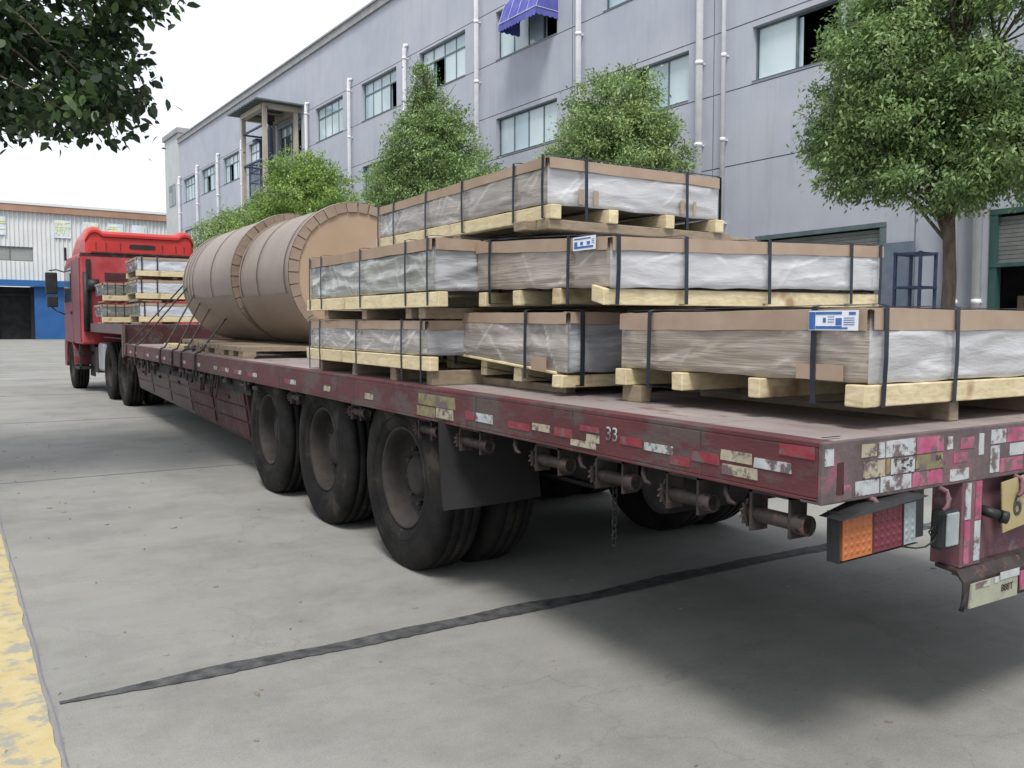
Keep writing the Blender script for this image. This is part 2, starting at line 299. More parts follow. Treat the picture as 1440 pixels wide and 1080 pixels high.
def lettering(txt, size, mt, mat, parent, name='lettering', ext=0.0008, off=None):
    cu = bpy.data.curves.new(name, 'FONT'); cu.body = txt; cu.size = size; cu.extrude = ext; cu.align_x = 'CENTER'; cu.align_y = 'CENTER'
    tmp = bpy.data.objects.new(name+'_tmp', cu); COL.objects.link(tmp)
    dg = bpy.context.evaluated_depsgraph_get(); me = bpy.data.meshes.new_from_object(tmp.evaluated_get(dg))
    bpy.data.objects.remove(tmp)
    me.transform(mt); me.materials.clear(); me.materials.append(M[mat]); me.name = name
    o = bpy.data.objects.new(name, me); COL.objects.link(o); o.parent = parent; return o
# text facing -Y (rear) or -X (left side)
def face_rear(x, y, z): return Matrix.Translation((x, y, z)) @ Matrix.Rotation(PI/2, 4, 'X')
def face_left(x, y, z): return Matrix.Translation((x, y, z)) @ Matrix.Rotation(-PI/2, 4, 'Z') @ Matrix.Rotation(PI/2, 4, 'X')

# ------------------------------------------------------------------ ground
g = MB(); g.add([(-400, -400, 0), (500, -400, 0), (500, 600, 0), (-400, 600, 0)], [(0, 1, 2, 3)])
tag(g.build('ground', 'ground'), 'grey weathered concrete yard', kind='structure')
def ragged(x0, x1, y, hw, z, step=0.03):   # strip along X with an uneven outline
    a = MB(); n = int((x1-x0)/step); vs = []
    for i in range(n+1):
        x = x0+(x1-x0)*i/n; tp = min(1, 0.25+(x-x0)*1.2)
        w = hw*tp
        e1 = w*(0.75+0.55*noise.noise((x*2.1, 1, 0)))+0.010*noise.noise((x*22, 2, 0)); e2 = w*(0.75+0.55*noise.noise((x*1.7, 7, 0)))+0.012*noise.noise((x*25, 5, 0))
        c = y+0.018*noise.noise((x*0.8, 3, 3)); vs += [(x, c-e2, z), (x, c+e1, z)]
    a.add(vs, [(2*i, 2*i+2, 2*i+3, 2*i+1) for i in range(n)]); return a
tag(ragged(-1.73, 14, 1.885, 0.072, 0.004).build('tar_joint', 'tar'), 'dark tar seal running across the concrete', kind='structure')
a = MB(); ys = [-3+0.06*i for i in range(1000)]; vs = []
for y in ys:
    xe = -1.758-0.0215*(y-1.2); vs += [(xe-.165-0.01*noise.noise((y*3, 0, 0)), y, 0.004), (xe+0.012*noise.noise((y*6, 4, 0))+0.006*noise.noise((y*30, 9, 0)), y, 0.004)]
a.add(vs, [(2*i, 2*i+1, 2*i+3, 2*i+2) for i in range(len(ys)-1)]); tag(a.build('painted_line', 'yellow'), 'worn yellow line painted on the yard', kind='structure')
a = MB(); vs = []; ys = [-3+0.08*i for i in range(800)]
for y in ys:
    x = -1.741-0.0215*(y-1.2)+0.008*noise.noise((y*2.5, 0, 5)); w = 0.0028+0.0025*noise.noise((y*8, 3, 0)); vs += [(x-w, y, 0.0035), (x+w, y, 0.0035)]
a.add(vs, [(2*i, 2*i+1, 2*i+3, 2*i+2) for i in range(len(ys)-1)]); tag(a.build('slab_joint', 'groove'), 'thin joint between concrete slabs', kind='structure')
for yj in (6.9, 11.9, 16.9, 22, 27, 32):
    a = MB(); a.box(-30, 16, yj-0.01, yj+0.01, 0.001, 0.0035); tag(a.build('slab_joint', 'groove'), 'thin joint between concrete slabs', kind='structure')
a = MB()
for i in range(150):
    x, y = random.uniform(-2, 3.5), random.uniform(0.2, 9); s = random.uniform(0.004, 0.011); an = random.uniform(0, PI)
    if i % 4 == 0:
        x = random.uniform(-2.4, -0.6); y = random.uniform(1, 13); s *= 1.4
    c, q = math.cos(an)*s, math.sin(an)*s
    a.hexa([(x-c*1.6, y-q*1.6, 0.001), (x+q*.7, y-c*.7, 0.001), (x+c*1.6, y+q*1.6, 0.001), (x-q*.7, y+c*.7, 0.001), (x-c*1.2, y-q*1.2, 0.006), (x+q*.5, y-c*.5, 0.004), (x+c*1.2, y+q*1.2, 0.007), (x-q*.5, y+c*.5, 0.005)])
tag(a.build('litter', 'pebble'), 'dry leaf bits and grit scattered on the concrete', kind='stuff')

# ------------------------------------------------------------------ factory building (frame: x = away from truck, y = along the facade, z up)
BY = math.radians(3.42); TILT = math.radians(-0.62)
def frame_loc(n, u, z=0):   # building frame -> world
    return (CAM.x+n*math.cos(BY)-u*math.sin(BY), CAM.y+n*math.sin(BY)+u*math.cos(BY), z)
bld = thing('factory_building', 'long lavender grey three storey factory with white downpipes behind the trees', 'building', frame_loc(0, 0), BY)
bld.rotation_euler = (TILT, 0, BY); bld.location.z = math.sin(-TILT)*22
D = 17.0; DEP = 0.22
near = [4.75, 10.4, 15.85, 21.35, 26.65, 31.9, 37.1, 42.1, 47.0, 51.85, 56.65, 61.2]
wid = [3.35, 3.4, 3.35, 3.35, 3.35, 3.25, 3.15, 3.2, 3.1, 3.05, 3.0, 2.9]
rects = []                                               # u0,u1,z0,z1,kind
for k, (a0, w) in enumerate(zip(near, wid)):
    rects.append((a0, a0+w, 7.17, 8.45, 'low', k)); rects.append((a0, a0+w, 10.42, 12.03, 'top', k))
rects += [(4.6, 8.09, 0.0, 3.38, 'door', 0), (10.25, 13.6, 0.0, 3.38, 'door', 1)]
for k in (2, 3, 4, 5, 6, 7, 8, 9, 10, 11): rects.append((near[k], near[k]+wid[k], 1.1, 3.3, 'ground', k))
zj = [5.24, 7.08, 8.58, 10.36, 12.12]; cutu = [9.6, 15.0, 20.6]
U0, U1, ZT = 2.0, 65.1, 14.75
us = sorted({U0, U1, *[r[0] for r in rects], *[r[1] for r in rects]}); zs = sorted({-1.2, ZT, *[r[2] for r in rects], *[r[3] for r in rects], *[z for z in zj], *[z+0.025 for z in zj]})
wall = MB(); gv = MB()
for i in range(len(us)-1):
    for j in range(len(zs)-1):
        uc, zc = (us[i]+us[i+1])/2, (zs[j]+zs[j+1])/2
        if any(r[0] < uc < r[1] and r[2] < zc < r[3] for r in rects): continue
        isj = any(z < zc < z+0.025 for z in zj)
        x = D+0.018 if isj else D
        (gv if isj else wall).add([(x, us[i], zs[j]), (x, us[i+1], zs[j]), (x, us[i+1], zs[j+1]), (x, us[i], zs[j+1])], [(0, 3, 2, 1)])
for r in rects:
    u0, u1, z0, z1 = r[:4]
    for q in ([(D, u0, z0), (D+DEP, u0, z0), (D+DEP, u0, z1), (D, u0, z1)], [(D, u1, z0), (D, u1, z1), (D+DEP, u1, z1), (D+DEP, u1, z0)],
              [(D, u0, z1), (D+DEP, u0, z1), (D+DEP, u1, z1), (D, u1, z1)], [(D-0.03, u0, z0), (D-0.03, u1, z0), (D+DEP, u1, z0), (D+DEP, u0, z0)]):
        wall.add(q, [(0, 1, 2, 3)])
wall.build('wall', 'facade', bld, normals=False); gv.build('wall_joint', 'groove', bld, normals=False)
a = MB()
for u in cutu: a.box(D-0.004, D+0.01, u-0.012, u+0.012, 0, ZT-0.3)
a.build('wall_joint', 'groove', bld)
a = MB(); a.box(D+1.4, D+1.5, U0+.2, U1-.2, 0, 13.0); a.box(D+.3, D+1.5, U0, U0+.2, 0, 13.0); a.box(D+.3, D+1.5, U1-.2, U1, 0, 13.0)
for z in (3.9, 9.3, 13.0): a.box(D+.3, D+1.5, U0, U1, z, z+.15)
a.build('room_shade_wall', 'dark', bld)  # dark sheet behind the openings, painting the shade of the rooms
a = MB(); a.box(D+0.6, D+18, U0, U1, ZT-.6, ZT-.4); a.box(D+.25, D+.5, U0, U1, 13.2, ZT-.1); a.box(D+2, D+18, U0-.1, U0, 0, ZT-.5); a.box(D+.02, D+2, U0-.12, U0-.02, 0, ZT-.2); a.build('roof', 'coping', bld)
a = MB(); a.box(D-0.10, D+0.42, U0-.15, U1+.02, ZT, ZT+0.32); a.box(D-0.16, D+0.46, U0-.18, U1+.02, ZT+0.32, ZT+0.4)
a.build('coping', 'coping', bld)
a = MB(); a.box(D+0.0, D+14, U1+.02, 69.1, -1.2, 15.55, 0); a.build('wing_wall', 'wing_wall', bld)
a = MB(); a.box(D+0.3, D+14, U1-.01, U1+.018, ZT+.42, 15.55); a.build('wing_side_wall', 'cream_wall', bld)
a = MB(); a.box(D-.14, D+14.1, U1-.1, 69.25, 15.56, 15.92); a.build('coping', 'coping', bld)
a = MB(); a.box(D-.006, D+.01, 66.3, 68.1, 10.5, 12.1); w = a.build('window', 'win_frame', bld)
a = MB(); a.box(D-.012, D+.0, 66.4, 67.1, 10.6, 12.0); a.box(D-.012, D+.0, 67.2, 68.0, 10.6, 11.6); a.build('pane', 'pane_dark', w)

def window(u0, u1, z0, z1, kind, k):
    xf = D+DEP-0.07; t_ = 0.05; fr = MB(); n = 3 if kind == 'low' and k == 1 else 4 if kind != 'top' else 4
    fr.box(xf, xf+.06, u0, u1, z0, z0+t_); fr.box(xf, xf+.06, u0, u1, z1-t_, z1)
    fr.box(xf, xf+.06, u0, u0+t_, z0+t_, z1-t_); fr.box(xf, xf+.06, u1-t_, u1, z0+t_, z1-t_)
    zt = z0+(z1-z0)*0.68 if kind == 'top' else z1-t_
    if kind == 'top': fr.box(xf-.004, xf+.05, u0+t_, u1-t_, zt-.03, zt+.03)
    du = (u1-u0-2*t_)/n
    for i in range(1, n): fr.box(xf+.002, xf+.056, u0+t_+du*i-.025, u0+t_+du*i+.025, z0+t_, zt-.03 if kind == 'top' else zt)
    if kind == 'top':
        for i in range(1, n): fr.box(xf+.002, xf+.056, u0+t_+du*i-.02, u0+t_+du*i+.02, zt+.03, z1-t_)
    f = fr.build('window', 'win_frame', bld)
    rs = random.Random(k*7+(3 if kind == 'top' else 0))
    openi = {('top', 4): 2, ('top', 3): 0, ('top', 10): 2, ('top', 9): 2, ('low', 2): 2, ('low', 1): 1, ('top', 5): 0, ('top', 7): 0}.get((kind, k))
    for i in range(n):
        p = MB(); a0 = u0+t_+du*i+.025; a1 = u0+t_+du*(i+1)-.025
        mat = rs.choice(['pane', 'pane', 'pane_b']) if kind != 'ground' else 'pane_dark'
        if (kind, k) == ('top', 7): mat = 'pane_dark'
        if openi == i:
            p.box(xf+.07, xf+.078, a0+du*.86, a1+du*.86, z0+t_, zt-.03); p.build('pane', 'pane_b', f)   # slid aside, opening is dark
        else:
            p.box(xf+.02, xf+.028, a0, a1, z0+t_, zt-(.03 if kind == 'top' else 0)); p.build('pane', mat, f)
        if kind == 'top':
            p = MB(); p.box(xf+.02, xf+.028, a0, a1, zt+.03, z1-t_); p.build('pane', rs.choice(['pane', 'pane_b']), f)
for r in rects:
    if r[4] in ('low', 'top', 'ground'): window(*r)
# gate openings
for (u0, u1, zz) in ((4.6, 8.09, 2.42), (10.25, 13.6, 2.75)):
    f = MB(); f.box(D-.02, D+.16, u1-.12, u1+.02, 0, 3.4); f.box(D-.02, D+.16, u0-.02, u0+.12, 0, 3.4); f.box(D-.03, D+.16, u0, u1, zz-.07, zz); f.box(D-.03, D+.1, u0-.02, u1+.02, 3.34, 3.44)
    fo = f.build('gate_frame', 'green_frame' if u0 < 6 else 'win_frame', bld)
    sl_ = MB()
    n = int((3.34-zz)/0.08)
    for i in range(n): sl_.box(D+.05, D+.09, u0+.12, u1-.12, zz+i*.08, zz+i*.08+.072)
    sl_.build('shutter', 'shutter', fo)
f = MB(); f.box(D-.14, D-.08, 9.55, 10.4, 0.05, 2.98); f.box(D-.15, D-.14, 9.6, 9.65, 0.1, 2.9); f.build('sliding_door', 'leafdoor', bld, bevel=.01)
# downpipes
def downpipe(u, r, z1, z0=-1):
    p = MB(); p.tube([(D-.02, u, z1+.02), (D-.1-r, u, z1), (D-.1-r, u, z1-.12), (D-.1-r, u, z0)], r, 12)
    o = p.build('downpipe', 'pipe', bld); c = MB(); z = z1-.5
    while z > z0+.5: c.lathe([(-.05, r), (-.05, r*1.14), (.05, r*1.14), (.05, r)], (D-.1-r, u, z), 'z', 14); c.box(D-.1, D, u-.03, u+.03, z-.015, z+.015); z -= 2.05
    c.build('pipe_collar', 'pipe', o)
for u, r, z1 in [(8.72, .1, 14.5), (8.25, .08, 14.5), (14.55, .06, 14.6), (15.32, .09, 14.6), (20.1, .085, 14.6), (25.65, .08, 14.5), (30.9, .075, 12.55), (36.1, .075, 12.45), (41.05, .075, 12.45), (46.3, .075, 12.4), (50.9, .075, 12.4), (55.6, .075, 12.4), (60.2, .075, 12.4), (64.7, .08, 12.3)]:
    downpipe(u, r, z1)
# awning on the upper window
aw = MB(); u0, u1 = 21.3, 23.3; zt_, zm = 11.95, 10.95; xw, xo = D, D-.85
def scal(n, f): return [f(i/n) for i in range(n+1)]
nn_ = 36
prof = [(xw, zt_+.15), (D-.3, zt_+.1), (D-.62, zt_-.25), (xo, zm+.1), (xo-.02, zm-.12)]
rows = []
for (x, z) in prof: rows.append([(x, u0+(u1-u0)*i/nn_, z+(0.0)) for i in range(nn_+1)])
rows[-1] = [(x, y, z-0.05*abs(math.sin(i*PI/3))) for i, (x, y, z) in enumerate(rows[-1])]
vs = [p for rw in rows for p in rw]; fs = [(j*(nn_+1)+i, j*(nn_+1)+i+1, (j+1)*(nn_+1)+i+1, (j+1)*(nn_+1)+i) for j in range(len(prof)-1) for i in range(nn_)]
aw.add(vs, fs, 0, False)
for u in (u0, u1):
    n2 = 12; top = []; bot = []
    for i in range(n2+1):
        x = xw+(xo-xw)*i/n2; zt2 = np.interp(-x, [-p[0] for p in prof[:4]], [p[1] for p in prof[:4]]); top.append((x, u, zt2)); bot.append((x, u, zm-.1-.045*abs(math.sin(i*PI/3))))
    aw.add(top+bot, [(i, i+1, n2+2+i, n2+1+i) for i in range(n2)])
awo = aw.build('awning', 'awning', bld)
p = MB()
for i in range(0, 5):
    u = u0+(u1-u0)*i/4; p.tube([(x-.006, u, z+.006) for x, z in prof[:4]], .006, 5)
p.tube([(xo-.012, u0, zm+.1), (xo-.012, u1, zm+.1)], .012, 5); p.tube([(xo, u0-.01, zm+.09), (xw, u0-.01, zm+.09)], .012, 5)
p.build('piping', 'piping', awo)

# hoist tower against the facade
ho = thing('goods_hoist', 'tall tan steel goods hoist with dark roof standing against the factory', 'hoist', frame_loc(15.1, 44, -.3), BY)
O = (15.1, 44, -.3)
def hp(mb, name, mat, **k): return mb.build(name, mat, ho, off=O, **k)
for (n_, u) in ((15.15, 42.35), (15.15, 45.55), (16.75, 45.55), (16.75, 42.35)):
    p = MB(); p.box(n_-.1, n_+.1, u-.1, u+.1, -.3, 12.0); hp(p, 'post', 'tan_steel')
p = MB(); p.box(15.05, 17.0, 42.2, 42.45, 12.0, 12.25); p.box(15.05, 17.0, 45.45, 45.7, 12.0, 12.25); p.box(15.0, 15.3, 42.45, 45.45, 12.0, 12.25); p.box(16.6, 16.9, 42.45, 45.45, 12.0, 12.25); p.box(15.3, 16.6, 43.9, 44.05, 12.05, 12.2)
p.split('roof_beam', 'tan_steel', ho, O)
p = MB(); n = 24
for i in range(n): p.box(14.55, 17.0, 41.75+i*4.6/n, 41.75+(i+1)*4.6/n-.02, 12.26+.03*(i % 2), 12.33+.03*(i % 2))
hp(p, 'roof_sheet', 'roofgrey')
p = MB()
for z in (4.0, 5.9, 7.6, 9.55, 11.2): p.box(15.1, 15.2, 42.45, 45.45, z, z+.08); p.box(15.2, 16.7, 45.5, 45.6, z, z+.08)
p.split('cross_brace', 'navy_steel', ho, O)
p = MB(); p.box(15.7, 15.85, 44.6, 44.75, 0, 10.9); p.box(15.7, 15.85, 43.2, 43.35, 0, 11.3); p.box(15.4, 16.1, 44.4, 44.9, 10.8, 10.92); p.tube([(15.9, 43.6, 11.6), (15.8, 43.4, 11.2), (15.8, 43.3, 9.4)], .14, 8)
p.split('guide_rail', 'navy_steel', ho, O)
p = MB(); p.box(15.3, 16.5, 42.9, 45.2, 7.9, 8.02)
for (n_, u) in ((15.3, 42.9), (15.3, 45.15), (16.45, 42.9), (16.45, 45.15)): p.box(n_, n_+.06, u, u+.06, 8.02, 9.7)
for z in (8.7, 9.2, 9.65):
    p.box(15.3, 15.35, 42.95, 45.15, z, z+.05); p.box(15.35, 16.45, 45.15, 45.2, z, z+.05); p.box(15.35, 16.45, 42.9, 42.95, z, z+.05)
for i in range(12): p.box(15.31, 15.34, 43.05+i*.18, 43.09+i*.18, 8.02, 9.65)
hp(p, 'lift_cage', 'navy_steel')
p = MB(); p.box(15.6, 16.1, 43.5, 44.1, 11.7, 11.98); hp(p, 'hoist_motor', 'grime')
p = MB(); p.box(16.75, 16.95, 42.5, 42.56, 9.8, 11.5); p.box(16.9, 16.96, 42.62, 43.3, 9.7, 11.6); p.split('landing_gate', 'green_frame', ho, O)

# dark blue steel rack by the wall
rk = thing('metal_rack', 'dark blue steel shelf rack standing against the wall beside the big tree', 'rack', frame_loc(16.0, 9.2), BY); O = (16.0, 9.2, 0)
for n_ in (15.75, 16.3):
    for u in (8.8, 9.3):
        p = MB(); p.box(n_-.025, n_+.025, u-.025, u+.025, 0, 2.8); p.build('post', 'navy_steel', rk, off=O)
for z in (.5, 1.35, 2.1, 2.74):
    p = MB(); p.box(15.72, 16.33, 8.77, 9.33, z, z+.045); p.build('shelf', 'navy_steel', rk, off=O)
# goods seen inside the gate
gd = thing('orange_crate', 'orange brown crate standing inside the open gate at the right', 'crate', frame_loc(17.9, 7.4), BY); O = (17.9, 7.4, 0)
p = MB(); p.box(17.6, 18.2, 6.75, 7.85, 0, 1.95); p.build('side_panel', 'orange', gd, off=O)
p = MB(); p.box(17.56, 17.6, 6.75, 7.85, 1.85, 1.97); p.box(17.56, 17.6, 6.75, 6.85, 0, 1.85); p.box(17.56, 17.6, 7.75, 7.85, 0, 1.85); p.box(17.56, 17.6, 6.85, 7.75, .9, 1.0); p.build('batten', 'wood_shade', gd, off=O)

# ------------------------------------------------------------------ warehouse at the far end of the yard
wh = thing('warehouse', 'white corrugated warehouse with blue ground floor and terracotta roof edge', 'building', frame_loc(10, 80), BY); O = (10, 80, 0)
Uw = 80.0; N0, N1 = -34, 24
p = MB(); n = N0
while n < N1:
    if not (n < 9.2 and n > -4):
        segs = [(4.8, 10.3)]
    else: segs = [(4.8, 6.33), (7.48, 10.3)]
    for (z0, z1) in segs:
        p.add([(n, Uw, z0), (n+.17, Uw, z0), (n+.2, Uw-.09, z0), (n+.29, Uw-.09, z0), (n+.32, Uw, z0), (n, Uw, z1), (n+.17, Uw, z1), (n+.2, Uw-.09, z1), (n+.29, Uw-.09, z1), (n+.32, Uw, z1)], [(i, i+1, i+6, i+5) for i in range(4)])
    n += .32
p.build('cladding', 'clad', wh, off=O, normals=False)
p = MB(); p.box(-4, 9.2, Uw+.1, Uw+.2, 6.3, 7.5); w = p.build('window', 'shutter_pale', wh, off=O)
p = MB()
for i in range(9): p.box(-4+i*1.65-.04, -4+i*1.65+.04, Uw+.04, Uw+.1, 6.33, 7.48)
p.box(-4, 9.2, Uw+.02, Uw+.1, 7.4, 7.5); p.box(-4, 9.2, Uw+.02, Uw+.1, 6.3, 6.4); p.build('frame', 'shutter', w, off=O)
p = MB(); p.box(N0, N1, Uw-.35, Uw+.1, 10.3, 10.85); p.build('roof_edge', 'terracotta', wh, off=O)
p = MB(); p.box(N0, N1, Uw-.4, Uw+.5, 10.85, 11.05); p.hexa([(N0, Uw+.5, 10.7), (N1, Uw+.5, 10.7), (N1, Uw+24, 12.6), (N0, Uw+24, 12.6), (N0, Uw+.5, 10.9), (N1, Uw+.5, 10.9), (N1, Uw+24, 12.8), (N0, Uw+24, 12.8)]); p.build('roof', 'clad', wh, off=O)
p = MB(); p.box(9.2, N1, Uw-.02, Uw+.3, 0, 4.3); p.box(N0, -2.5, Uw-.02, Uw+.3, 0, 4.3); p.build('ground_floor_wall', 'blue', wh, off=O)
p = MB(); p.box(N0, N1, Uw-.5, Uw+.1, 4.3, 4.8); p.build('canopy', 'blue', wh, off=O)
p = MB(); p.box(-2.5, 9.2, Uw+1.5, Uw+1.7, 0, 4.3); p.box(9.0, 9.2, Uw+.3, Uw+1.5, 0, 4.3); p.box(-2.5, -2.3, Uw+.3, Uw+1.5, 0, 4.3); p.build('doorway', 'dark', wh, off=O)
p = MB()
for n in (-.2, 2.1, 4.4, 6.7): p.box(n, n+.08, Uw+1.35, Uw+1.5, 0, 4.3)
p.box(-2.4, 9.0, Uw+1.35, Uw+1.5, 3.6, 3.7); p.build('door_frame', 'black', wh, off=O)
for k, (n, ch) in enumerate([(6.7, None), (11.4, '新'), (13.5, None), (15.45, None), (17.35, None), (3.9, None)]):
    p = MB(); p.box(n-.62, n+.62, Uw-.16, Uw-.1, 8.35, 9.8); sg = p.build('sign_panel', 'sign_sheet', wh, off=O)
    if ch:
        o = lettering(ch, 1.25, Matrix.Translation((n-O[0], -.18, 9.05)) @ Matrix.Rotation(PI/2, 4, 'X'), 'sign_yellow', sg, ext=.01)
    else:
        p = MB(); rr = random.Random(k)
        for _ in range(7):
            cx, cz = n+rr.uniform(-.4, .4), 9.05+rr.uniform(-.5, .5)
            if rr.random() < .5: p.box(cx-.3, cx+.3 if cx+.3 < n+.6 else n+.58, Uw-.19-.002*_, Uw-.165, cz-.05, cz+.05)
            else: p.box(cx-.05, cx+.05, Uw-.2-.002*_, Uw-.165, cz-.3, cz+.3)
        p.build('sign_stroke', 'sign_yellow', sg, off=O)
dr = thing('stacked_pallet_rack', 'low stack of brown and blue goods beside the blue wall behind the cab', 'stack', frame_loc(12.2, 76.5), BY); O = (12.2, 76.5, 0)
for i in range(5):
    p = MB(); p.box(11.6, 12.9, 76, 77, .1+i*.55, .45+i*.55); p.box(11.6, 12.9, 76.1, 76.2, i*.55, .1+i*.55); p.box(11.6, 12.9, 76.8, 76.9, i*.55, .1+i*.55); p.build('load_layer', 'grime' if i % 2 else 'navy_steel', dr, off=O)

# ------------------------------------------------------------------ trees
def leaf_mesh(name, C, Nrm, per, spread, size, mat, parent, hue_fn, flat=0.7, droop=0.55, seed=0, aspect=0.42, six=False):
    R = np.random.default_rng(seed); n = len(C); K = n*per
    base = np.repeat(C, per, axis=0)+R.normal(size=(K, 3))*np.array([spread, spread, spread*flat])
    outw = np.repeat(Nrm, per, axis=0)
    d = outw*0.6+R.normal(size=(K, 3))*0.75; d[:, 2] -= droop; d /= np.linalg.norm(d, axis=1)[:, None]
    nz = R.normal(size=(K, 3))*0.6+np.array([0, 0, 1.0])+outw*0.5
    s = np.cross(d, nz); s /= np.linalg.norm(s, axis=1)[:, None]+1e-9; up = np.cross(s, d)
    L = size*R.uniform(.6, 1.35, K)[:, None]; w = L*aspect
    A = base; B = base+d*L*.45+s*w*.5+up*w*.12; Cc = base+d*L; Dd = base+d*L*.45-s*w*.5+up*w*.12
    V = np.stack([A, B, Cc, Dd], 1).reshape(-1, 3).astype(np.float32); nv = 4
    if six:
        cv = up*L*R.uniform(-.12, .05, K)[:, None]
        V = np.stack([A, base+d*L*.22+s*w*.36+up*w*.1, base+d*L*.55+s*w*.46+up*w*.12+cv*.4, base+d*L*.82+s*w*.2+up*w*.05+cv, Cc+cv*1.4, base+d*L*.82-s*w*.2+up*w*.05+cv, base+d*L*.55-s*w*.46+up*w*.12+cv*.4, base+d*L*.22-s*w*.36+up*w*.1], 1).reshape(-1, 3).astype(np.float32); nv = 8
    me = bpy.data.meshes.new(name); me.vertices.add(K*nv); me.vertices.foreach_set('co', V.ravel())
    me.loops.add(K*nv); me.loops.foreach_set('vertex_index', np.arange(K*nv, dtype=np.int32))
    me.polygons.add(K); me.polygons.foreach_set('loop_start', np.arange(0, K*nv, nv, dtype=np.int32)); me.polygons.foreach_set('loop_total', np.full(K, nv, dtype=np.int32))
    me.update(calc_edges=True)
    h = np.repeat(hue_fn(C, R), per)+R.normal(size=K)*.13; h = np.clip(h, 0, 1)
    ca = me.color_attributes.new('col', 'FLOAT_COLOR', 'POINT')
    hc = np.repeat(h, nv); ca.data.foreach_set('color', np.stack([hc, hc, hc, np.ones_like(hc)], 1).astype(np.float32).ravel())
    me.materials.append(M[mat]); me.validate()
    o = bpy.data.objects.new(name, me); COL.objects.link(o); o.parent = parent; o['kind'] = 'stuff'; return o
def crown_points(blobs, dens, seed):
    R = np.random.default_rng(seed); P = []; Nn = []
    for (cx, cy, cz, rx, ry, rz) in blobs:
        n = int(dens*(rx*ry*rz)**(2/3)); v = R.normal(size=(n, 3)); v /= np.linalg.norm(v, axis=1)[:, None]
        rad = 1-np.abs(R.normal(size=n))*.22; lump = np.array([noise.noise(Vector(q*3.0)+Vector((cx*3, cz, 0))) for q in v])*.52
        P.append(v*(rad+lump)[:, None]*np.array([rx, ry, rz])+np.array([cx, cy, cz])); Nn.append(v)
    return np.concatenate(P), np.concatenate(Nn)
def tree(name, label, n_, u, trunk_h, tr, blobs, dens, per, spread, size, mat, seed, bright=.42, group='trees along the factory wall'):
    lx, ly, _ = frame_loc(n_, u); root = thing(name, label, 'tree', (lx, ly, 0), BY, group)
    tm = MB(); rs = random.Random(seed)
    zmax = max(b[2] for b in blobs)
    path = [(0.03*math.sin(i), 0.03*math.cos(i*1.7), zz) for i, zz in enumerate(np.linspace(0, zmax, 8))]
    tm.tube(path, tr, 12, radii=[tr*(1.35 if i == 0 else 1-.105*i) for i in range(8)])
    o = tm.build('trunk', 'bark', root)
    lm = MB()
    for b in blobs:
        for q in range(4):
            zz = rs.uniform(trunk_h*1.12, max(trunk_h*1.12+.4, min(zmax, b[2]+.2)))
            e = Vector((b[0]+rs.uniform(-.8, .8)*b[3], b[1]+rs.uniform(-.8, .8)*b[4], b[2]+rs.uniform(-.3, .7)*b[5])); s0 = Vector((0, 0, zz)); m_ = s0.lerp(e, .5)+Vector((rs.uniform(-.15, .15), rs.uniform(-.15, .15), rs.uniform(0, .25)))
            lm.tube([s0, s0.lerp(m_, .5)+Vector((0, 0, .05)), m_, m_.lerp(e, .5), e], .03, 6, radii=[tr*.24, tr*.22, tr*.17, tr*.11, .008])
            for w_ in range(3):
                e2 = m_.lerp(e, .5)+Vector((rs.uniform(-.7, .7), rs.uniform(-.7, .7), rs.uniform(-.3, .6))); lm.tube([m_, m_.lerp(e2, .6)+Vector((0, 0, .08)), e2], .01, 5, radii=[tr*.16, tr*.1, .006])
    lm.build('limb', 'bark', root)
    P, Nn = crown_points(blobs, dens, seed)
    def hue(C, R):
        return bright+R.normal(size=len(C))*.12+.3*np.array([noise.noise(Vector(q)*1.6) for q in C])
    leaf_mesh('crown', P, Nn, per, spread, size, mat, root, hue, seed=seed)
    return root
tree('camphor_tree', 'large rounded camphor tree with bare trunk right of the pallets', 13.5, 7.1, 2.35, .125,
     [(0, .3, 4.9, 1.0, 1.0, 1.1), (-.3, 1.35, 4.5, .85, .9, .6), (-.5, .7, 5.6, .85, .95, .75), (.1, .5, 6.6, 1.0, 1.05, .8), (-.2, -1.2, 3.95, .85, .85, .65), (-.4, -.1, 3.7, .9, .9, .55), (0, 1.7, 5.3, .7, .7, .6), (0, .2, 7.4, .7, .75, .6), (-.3, -1.2, 6.3, .7, .75, .55), (-.6, 1.0, 3.85, .7, .75, .45), (.5, -.2, 4.5, .8, .9, .8), (0, -1.85, 4.8, .6, .6, .45), (-.2, 1.5, 6.3, .55, .6, .5), (-.7, .3, 4.6, .75, .75, .6), (0, 2.1, 4.6, .5, .45, .4), (-.1, -.5, 7.0, .6, .6, .5), (-.5, -.6, 5.0, .6, .6, .5)],
     215, 64, .115, .085, 'leaf', 11, .42)
tree('camphor_tree', 'round dark green tree behind the wrapped pallets, left of twin downpipes', 13.5, 14.9, 2.2, .11,
     [(0, 0, 5.0, 1.55, 1.6, 1.35), (0, -.1, 6.15, 1.1, 1.1, 1.0), (-.1, .9, 5.1, 1.0, 1.0, .9), (.1, -.75, 5.2, 1.0, 1.0, 1.0), (0, 0, 4.0, 1.4, 1.4, .9), (-.2, 1.4, 5.1, .7, .75, .6)], 210, 56, .12, .085, 'leaf', 12, .55)
